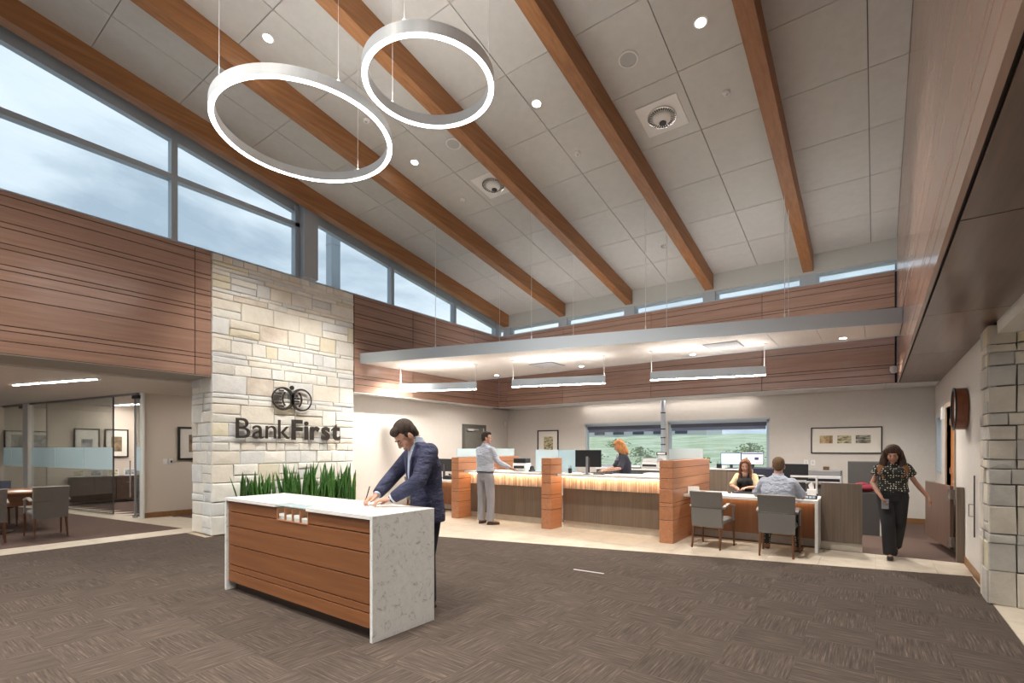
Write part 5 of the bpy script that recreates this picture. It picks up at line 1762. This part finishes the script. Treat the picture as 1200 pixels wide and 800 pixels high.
def hair_short(parent, P, R, m, s=1., fringe=True):
    mb = MB()
    E = lambda c, r: mb.ell(P(*c), [q * s for q in r], R, 20, 12)
    E((-.026, 0, .048), (.094, .083, .088))
    E((-.045, 0, .010), (.066, .080, .080))
    E((-.060, 0, -.035), (.040, .060, .045))
    if fringe:
        E((.030, 0, .092), (.056, .062, .032))
        E((.050, .012, .080), (.036, .050, .026))
    for q in (-1, 1): E((.004, q * .070, .012), (.022, .012, .030))
    return bake('hair', mb, m, parent, .006, .5, 3)
def figure(label, loc, rz, sc, J, skin='skin', fem=False, voxel=.0065, detail_face=True, brow='hair_dk'):
    mb = MB()
    hd = V(J['head'])
    R, P = add_head(mb, hd, J.get('yaw', 0), J.get('pitch', 0), J['neck'], J.get('hs', 1.), fem)
    tw = .92 if fem else 1.
    pel, wa, chs, nk = V(J['pelvis']), V(J['waist']), V(J['chest']), V(J['neck'])
    sh = J['shoulders']
    shc = (V(sh[0]) + V(sh[1])) * .5
    mb.loft([(pel - V((0, 0, .10)), .06, .09 * tw), (pel, .075, .115 * tw), (wa, .065, .095 * tw), (chs, .075, .115 * tw), (shc - V((0, 0, .05)), .055, .10 * tw), (nk, .05, .055)])
    for s_, e_, w_ in zip(sh, J['elbows'], J['wrists']):
        s_ = V(s_); s_ = V((s_.x, s_.y * .85, s_.z - .03))
        mb.limb([s_, V(s_).lerp(V(e_), .5), e_, V(e_).lerp(V(w_), .35), w_], [.038 * tw, .036 * tw, .034 * tw, .034 * tw, .025 * tw], 12)
    for w_, h in zip(J['wrists'], J['hands']):
        hand(mb, w_, *h, sc=J.get('hsc', .92 if fem else 1.0))
    leg_pair(mb, J['hips'], J['knees'], J['ankles'], (.060 * tw, .045 * tw, .034))
    for a, y in zip(J['ankles'], J['toes']):
        mb.limb([a, V(a) + V((cos(y) * .10, sin(y) * .10, -.055))], [.036, .026], 8)
    o = bake('person', mb, skin, None, voxel, .5, 3)
    o.location = loc
    o.rotation_euler = (0, 0, rz)
    o.scale = (sc, sc, sc)
    tag(o, label, 'person')
    if detail_face: face(o, P, R, J.get('hs', 1.), brow=brow)
    return o, R, P

def torso_top(name, o, m, J, wid, dep, hem, sleeve=1.0, sr=(.068, .060, .050, .044), collar=True, fem=False, bulge=0., vox=.009, it=3, hemflare=1.):
    mb = MB()
    pel, wa, chs, nk = V(J['pelvis']), V(J['waist']), V(J['chest']), V(J['neck'])
    sh = J['shoulders']
    shc = (V(sh[0]) + V(sh[1])) * .5
    rings = []
    hz = V((pel.x, pel.y, hem))
    rings.append((hz, dep * 1.08 * hemflare, wid * 1.04 * hemflare))
    if hem < pel.z: rings.append((V((pel.x, pel.y, (hem + pel.z) / 2)), dep * 1.06, wid * 1.04))
    if hem < wa.z - .02: rings.append((wa, dep * .96, wid * .92))
    rings += [(chs, dep * 1.06 + bulge, wid * 1.0), (shc + V((0, 0, -.045)), dep * .86, wid * 1.0), (shc + V((0, 0, .01)), dep * .66, wid * .82), (nk + V((-.005, 0, .0)), .066, .075)]
    mb.loft(rings, 24)
    if bulge and fem:
        for q in (-1, 1): mb.ell(chs + V((dep * .75, q * .07, .0)), (.07, .07, .07))
    for s_, e_, w_ in zip(sh, J['elbows'], J['wrists']):
        s_, e_, w_ = V(s_), V(e_), V(w_)
        s_ = V((s_.x, s_.y * .87, s_.z - .022))
        if sleeve >= 1:
            end = e_.lerp(w_, .93)
            mb.limb([s_, s_.lerp(e_, .5), e_, e_.lerp(w_, .5)], [sr[0], sr[1], sr[2] + .004, sr[2]], 14)
            mb.cyl(e_.lerp(w_, .5), end, sr[2], sr[3], 14)
        else:
            mb.limb([s_, s_.lerp(e_, sleeve * .5)], [sr[0], sr[1] * 1.02], 14)
            mb.cyl(s_.lerp(e_, sleeve * .5), s_.lerp(e_, sleeve), sr[1], sr[1] * 1.05, 14)
    return bake(name, mb, m, o, vox, .6, it * 3)

# ---- 1: man in the navy suit writing at the kiosk
J = dict(ankles=[(.0, .10, .095), (.03, -.14, .095)], knees=[(.02, .10, .50), (.05, -.13, .50)], hips=[(-.03, .095, .93), (-.03, -.095, .93)], toes=[.1, -.15],
         pelvis=(-.02, 0, .98), waist=(-.01, 0, 1.12), chest=(.015, 0, 1.33), neck=(.085, 0, 1.535), shoulders=[(.03, .195, 1.465), (.04, -.195, 1.465)],
         head=(.190, 0, 1.592), pitch=.85, yaw=.0, hs=1.12, hsc=1.12,
         elbows=[(.17, .27, 1.19), (.22, -.27, 1.21)], wrists=[(.37, .13, 1.030), (.43, -.11, 1.045)],
         hands=[((.85, -.52, -.10), (-.1, .0, -1), (-.52, -.85, 0), [.35, .35, .4, .45]), ((.85, .30, -.22), (.1, .30, -1), (-.3, .92, .25), [.75, .8, .95, 1.1])])
rz1 = atan2(-.9294, -.369)
G1_ = (-3.507, 3.352, 0)
o, R, P = figure('man in a navy suit signing papers at the writing stand, head bowed', G1_, rz1, 1.03, J, voxel=.005)
hair_short(o, P, R, 'hair_dk', 1.12)
tr = trousers(o, 'navy_d', J['hips'], J['knees'], J['ankles'], J['pelvis'], (-.01, 0, 1.08))
for a, y in zip(J['ankles'], J['toes']): shoe(o, a, y, 'shoe_b')
jk = torso_top('jacket', o, 'navy', J, .205, .135, .80, 1.0, (.084, .077, .066, .052), vox=.008, hemflare=1.0)
# shirt front and collar, lapels
mb = MB()
mb.loft([((.130, 0, 1.10), .030, .024), ((.140, 0, 1.25), .030, .040), ((.125, 0, 1.40), .040, .058), ((.085, 0, 1.53), .072, .072), ((.095, 0, 1.585), .062, .064)], 20)
bake('shirt', mb, 'shirt_b', o, .006, .5, 2)
for q in (-1, 1):
    vs = [(.132, q * .085, 1.49), (.112, q * .050, 1.545), (.172, q * .050, 1.36), (.172, q * .095, 1.37), (.175, q * .105, 1.40), (.170, q * .012, 1.12), (.174, q * .050, 1.25)]
    f = [(0, 1, 2, 4), (4, 2, 3), (3, 2, 6), (6, 2, 5)]
    n = len(vs)
    vs2 = [(x - .022, y, z) for x, y, z in vs]
    m = MB().add(vs + vs2, f + [tuple(i + n for i in reversed(g)) for g in f] + [(1, 0, n, n + 1), (0, 4, n + 4, n), (4, 3, n + 3, n + 4), (3, 6, n + 6, n + 3), (6, 5, n + 5, n + 6), (5, 2, n + 2, n + 5), (2, 1, n + 1, n + 2)])
    fixn(m.build('lapel', 'lapel', o))
    MB().add([(.150, q * .005, 1.50), (.110, q * .055, 1.575), (.135, q * .060, 1.52), (.140, q * .005, 1.50), (.100, q * .055, 1.575), (.125, q * .060, 1.52)], [(0, 1, 2), (5, 4, 3), (0, 3, 4, 1), (1, 4, 5, 2), (2, 5, 3, 0)]).build('collar_point', 'shirt_b', o)
for wz, el in zip(J['wrists'], J['elbows']):
    a = V(el).lerp(V(wz), .90); b = V(el).lerp(V(wz), .99)
    MB().cyl(a, b, .036, .034, 16).build('shirt_cuff', 'shirt_b', o)
MB().cyl(V(J['elbows'][0]).lerp(V(J['wrists'][0]), .965), V(J['elbows'][0]).lerp(V(J['wrists'][0]), 1.03), .033, n=16).build('watch', 'black', o)
for q in (-1,):
    MB().box(.02, .196, .98, .10, .212, .994).build('pocket_flap', 'lapel', o)
# pen
pw = V(J['wrists'][1])
hd_ = V((.85, .30, -.22)).normalized()
tip = pw + V((.100, .035, -.048)) 
Mw = Matrix.Translation(V(G1_)) @ Matrix.Rotation(rz1, 4, 'Z') @ Matrix.Scale(1.03, 4)
t = thing('pen', 'dark pen held upright in the right hand of the man in the navy suit', 'pen', tuple(Mw @ tip), rz1)
MB().cyl((0, 0, 0), (.006, -.004, .012), .0015, .004, 8).build('nib', 'chrome', t)
MB().cyl((.006, -.004, .012), (-.035, -.012, .14), .0055, .005, 8).build('barrel', 'black', t)

# ---- 2: customer at the left counter, seen from behind
J = dict(ankles=[(.02, .13, .095), (.0, -.13, .095)], knees=[(.03, .12, .50), (.02, -.12, .50)], hips=[(0, .095, .93), (0, -.095, .93)], toes=[.25, -.55],
         pelvis=(0, 0, .98), waist=(0, 0, 1.12), chest=(.0, 0, 1.33), neck=(.005, 0, 1.53), shoulders=[(0, .19, 1.455), (0, -.19, 1.455)],
         head=(.03, -.01, 1.665), pitch=.03, yaw=-.92,
         elbows=[(.10, .26, 1.20), (.08, -.27, 1.20)], wrists=[(.34, .15, 1.09), (.25, -.43, 1.085)],
         hands=[((.9, -.3, -.1), (0, 0, -1), (-.3, -.9, 0), .35), ((.7, -.65, -.22), (0, 0, -1), (.65, .7, 0), [.25, .25, .3, .3])])
o, R, P = figure('man in pale shirt and grey trousers standing at the left teller counter', (-6.30, 7.66, 0), pi / 2 - .05, 1.035, J)
hair_short(o, P, R, 'hair_dk')
trousers(o, 'trouser_g', J['hips'], J['knees'], J['ankles'], J['pelvis'], (0, 0, 1.04), r=(.100, .080, .072), wr=(.118, .165))
for a, y in zip(J['ankles'], J['toes']): shoe(o, a, y, 'shoe_b')
torso_top('shirt', o, 'shirt_w', J, .195, .125, 1.02, 1.0, (.068, .060, .050, .040))
MB().loft([((0, 0, 1.005), .128, .172), ((0, 0, 1.040), .128, .172)], 24).build('belt', 'belt', o)
MB().loft([((.0, 0, 1.515), .070, .076), ((.008, 0, 1.565), .062, .066)], 20).build('collar', 'shirt_w', o)

# ---- 3: red-haired teller
J = dict(ankles=[(.0, .09, .09), (.0, -.09, .09)], knees=[(.01, .09, .47), (.01, -.09, .47)], hips=[(0, .085, .88), (0, -.085, .88)], toes=[0, 0],
         pelvis=(0, 0, .93), waist=(.02, 0, 1.06), chest=(.05, 0, 1.25), neck=(.075, 0, 1.435), shoulders=[(.05, .165, 1.37), (.06, -.165, 1.37)],
         head=(.13, 0, 1.560), pitch=.45, yaw=-.15,
         elbows=[(.16, .24, 1.14), (.19, -.20, 1.14)], wrists=[(.37, .12, 1.09), (.40, -.10, 1.09)],
         hands=[((.9, -.2, -.12), (0, 0, -1), (-.2, -.9, 0), .35), ((.9, .15, -.12), (0, 0, -1), (.15, .9, 0), .35)])
o, R, P = figure('red-haired woman in a dark navy top working behind the right teller counter', (-3.93, 9.10, 0), atan2(-.55, -.83), 1.0, J, fem=True)
mb = MB()
E = lambda c, r: mb.ell(P(*c), r, R, 16, 10)
E((-.020, 0, .045), (.100, .092, .092)); E((.045, .0, .085), (.045, .06, .035))
E((-.06, 0, -.06), (.065, .090, .12)); E((-.07, 0, -.14), (.05, .095, .09))
for q in (-1, 1): E((.02, q * .078, -.03), (.05, .020, .09)); E((-.01, q * .085, -.12), (.05, .022, .09))
bake('hair', mb, 'hair_red', o, .008, .5, 3)
trousers(o, 'black_cloth', J['hips'], J['knees'], J['ankles'], J['pelvis'], (0, 0, 1.0), r=(.088, .07, .06), wr=(.11, .15))
for a, y in zip(J['ankles'], J['toes']): shoe(o, a, y, 'black', .9)
torso_top('blouse', o, 'navy_top', J, .175, .125, .88, .97, (.064, .058, .052, .046), fem=True, bulge=.01)
MB().limb([(.175, .0, 1.40), (.185, 0, 1.30)], [.010, .016], 8).build('necklace', 'chrome', o)

# ---- 4: seated woman in the yellow cardigan
J = dict(ankles=[(.42, .10, .09), (.42, -.10, .09)], knees=[(.42, .10, .50), (.42, -.10, .50)], hips=[(.03, .09, .53), (.03, -.09, .53)], toes=[0, 0],
         pelvis=(0, 0, .55), waist=(.02, 0, .70), chest=(.04, 0, .90), neck=(.05, 0, 1.075), shoulders=[(.03, .160, 1.02), (.03, -.160, 1.02)],
         head=(.085, 0, 1.195), pitch=.22, yaw=.05,
         elbows=[(.16, .22, .82), (.16, -.22, .82)], wrists=[(.34, .08, .815), (.36, -.10, .815)],
         hands=[((.8, -.5, -.10), (0, 0, -1), (-.5, -.8, 0), .4), ((.85, .35, -.1), (0, 0, -1), (.35, .85, 0), .4)])
o, R, P = figure('smiling woman with long chestnut hair and a pale yellow cardigan seated behind the desk', (-1.93, 9.95, 0), -pi / 2, 1.0, J, fem=True, brow='hair_br')
mb = MB()
E = lambda c, r: mb.ell(P(*c), r, R, 16, 10)
E((-.022, 0, .048), (.100, .090, .090)); E((-.06, 0, -.05), (.06, .09, .12)); E((.0, 0, .078), (.074, .070, .058))
for q in (-1, 1):
    E((.012, q * .048, .074), (.056, .036, .036)); E((.006, q * .082, -.01), (.050, .020, .09)); E((.030, q * .088, -.12), (.038, .028, .10)); E((.05, q * .092, -.22), (.032, .030, .09))
bake('hair', mb, 'hair_br', o, .007, .5, 3)
trousers(o, 'black_cloth', J['hips'], J['knees'], J['ankles'], J['pelvis'], (.01, 0, .64), r=(.088, .07, .055), wr=(.12, .15))
for a, y in zip(J['ankles'], J['toes']): shoe(o, a, y, 'black', .9)
torso_top('top', o, 'black_cloth', J, .158, .112, .56, .25, (.058, .05, .045, .04), fem=True, bulge=.012)
cd = torso_top('cardigan', o, 'yellow', J, .172, .105, .58, .97, (.064, .056, .050, .042), fem=True)
# open the cardigan at the front: dark inset panel
MB().loft([((.150, 0, .66), .02, .045), ((.155, 0, .88), .03, .060), ((.120, 0, 1.00), .03, .050)], 16).build('top_front', 'black_cloth', o, smooth=True)
MB().loft([((.120, 0, 1.0), .035, .036), ((.085, 0, 1.07), .05, .052)], 16).build('neckline_skin', 'skin', o, smooth=True)

# ---- 5: seated man in the pale shirt, from behind
J = dict(ankles=[(.36, .19, .095), (.32, -.20, .095)], knees=[(.43, .17, .50), (.43, -.17, .50)], hips=[(.0, .10, .55), (.0, -.10, .55)], toes=[.3, -.3],
         pelvis=(-.02, 0, .58), waist=(0, 0, .72), chest=(.03, 0, .93), neck=(.05, 0, 1.13), shoulders=[(.03, .205, 1.05), (.03, -.205, 1.05)],
         head=(.085, 0, 1.262), pitch=.10, yaw=.12,
         elbows=[(.14, .30, .82), (.14, -.30, .82)], wrists=[(.40, .20, .815), (.38, -.18, .815)],
         hands=[((.9, -.3, -.1), (0, 0, -1), (-.3, -.9, 0), .4), ((.9, .3, -.1), (0, 0, -1), (.3, .9, 0), .4)])
o, R, P = figure('man in a pale blue-white shirt sitting at the desk with his back to the room', (-1.14, 8.02, 0), pi / 2, 1.0, J)
hair_short(o, P, R, 'hair_md', fringe=True)
trousers(o, 'black_cloth', J['hips'], J['knees'], J['ankles'], J['pelvis'], (0, 0, .68), r=(.10, .08, .068), wr=(.125, .175), hem=-.12)
for a, y in zip(J['ankles'], J['toes']): shoe(o, a, y, 'shoe_r')
for a in J['ankles']: MB().cyl(V(a) + V((0, 0, -.03)), V(a) + V((0, 0, .16)), .044, .05, 14).build('sock', 'polka', o)
torso_top('shirt', o, 'shirt_w', J, .220, .130, .56, .95, (.072, .070, .062, .046), vox=.009)
MB().loft([((.045, 0, 1.105), .076, .084), ((.058, 0, 1.155), .066, .070)], 20).build('collar', 'shirt_w', o)

# ---- 6: woman walking out past the gate
J = dict(ankles=[(-.26, .03, .16), (.10, -.03, .09)], knees=[(-.02, .07, .49), (.12, -.05, .47)], hips=[(0, .085, .86), (0, -.085, .86)], toes=[0, 0],
         pelvis=(0, 0, .90), waist=(0, 0, 1.02), chest=(.02, 0, 1.20), neck=(.03, 0, 1.335), shoulders=[(.01, .165, 1.275), (.01, -.165, 1.275)],
         head=(.075, 0, 1.435), pitch=.32, yaw=-.05,
         elbows=[(-.08, .25, 1.05), (.0, -.225, 1.03)], wrists=[(-.10, .38, .86), (.14, -.13, .855)],
         hands=[((-.05, .35, -.9), (.5, -.7, 0), (.9, .1, 0), .25), ((.25, .30, -.85), (0, 1, .2), (1, -.1, .3), [.8, .9, 1., 1.])])
o, R, P = figure('woman in a dotted dark blouse and black trousers walking through the open gate', (.19, 8.60, 0), -pi / 2, 1.0, J, skin='skin2', fem=True)
mb = MB()
E = lambda c, r: mb.ell(P(*c), r, R, 16, 10)
E((-.020, 0, .045), (.104, .096, .094)); E((-.07, 0, -.06), (.06, .10, .13)); E((.0, 0, .078), (.076, .072, .058))
for q in (-1, 1):
    E((.016, q * .052, .076), (.056, .038, .036)); E((-.004, q * .092, -.02), (.052, .024, .09)); mb.limb([P(-.012, q * .078, .03), V((.055, q * .100, 1.36)), V((.075, q * .115, 1.25))], [.038, .046, .050], 12); mb.ell((-.045, 0, 1.33), (.06, .125, .12))
bake('hair', mb, 'hair_om', o, .008, .5, 3)
mb = MB()
for q in (-1, 1):
    mb.limb([V((.072, q * .118, 1.265)), V((.098, q * .112, 1.20)), V((.125, q * .095, 1.13))], [.050, .047, .020], 12); mb.limb([V((.072, q * .150, 1.25)), V((.10, q * .14, 1.16))], [.030, .016], 10)
bake('hair_ends', mb, 'hair_cu', o, .008, .5, 2)
trousers(o, 'black_cloth', J['hips'], J['knees'], J['ankles'], J['pelvis'], (0, 0, .98), r=(.098, .082, .080), wr=(.12, .165), hem=.02)
shoe(o, J['ankles'][0], 0, 'black', .85, .5)
shoe(o, J['ankles'][1], 0, 'black', .85)
torso_top('blouse', o, 'polka', J, .180, .125, .92, .50, (.070, .072, .052, .046), fem=True, bulge=.012)
Mw = Matrix.Translation(V((.19, 8.60, 0))) @ Matrix.Rotation(-pi / 2, 4, 'Z')
t = thing('mobile_phone', 'small grey phone in the right hand of the walking woman', 'phone', tuple(Mw @ (V(J['wrists'][1]) + V((.045, .045, -.085)))), 0)
box(-.04, -.006, -.075, .04, .006, .06, c=.004).build('case', 'mgrey', t)
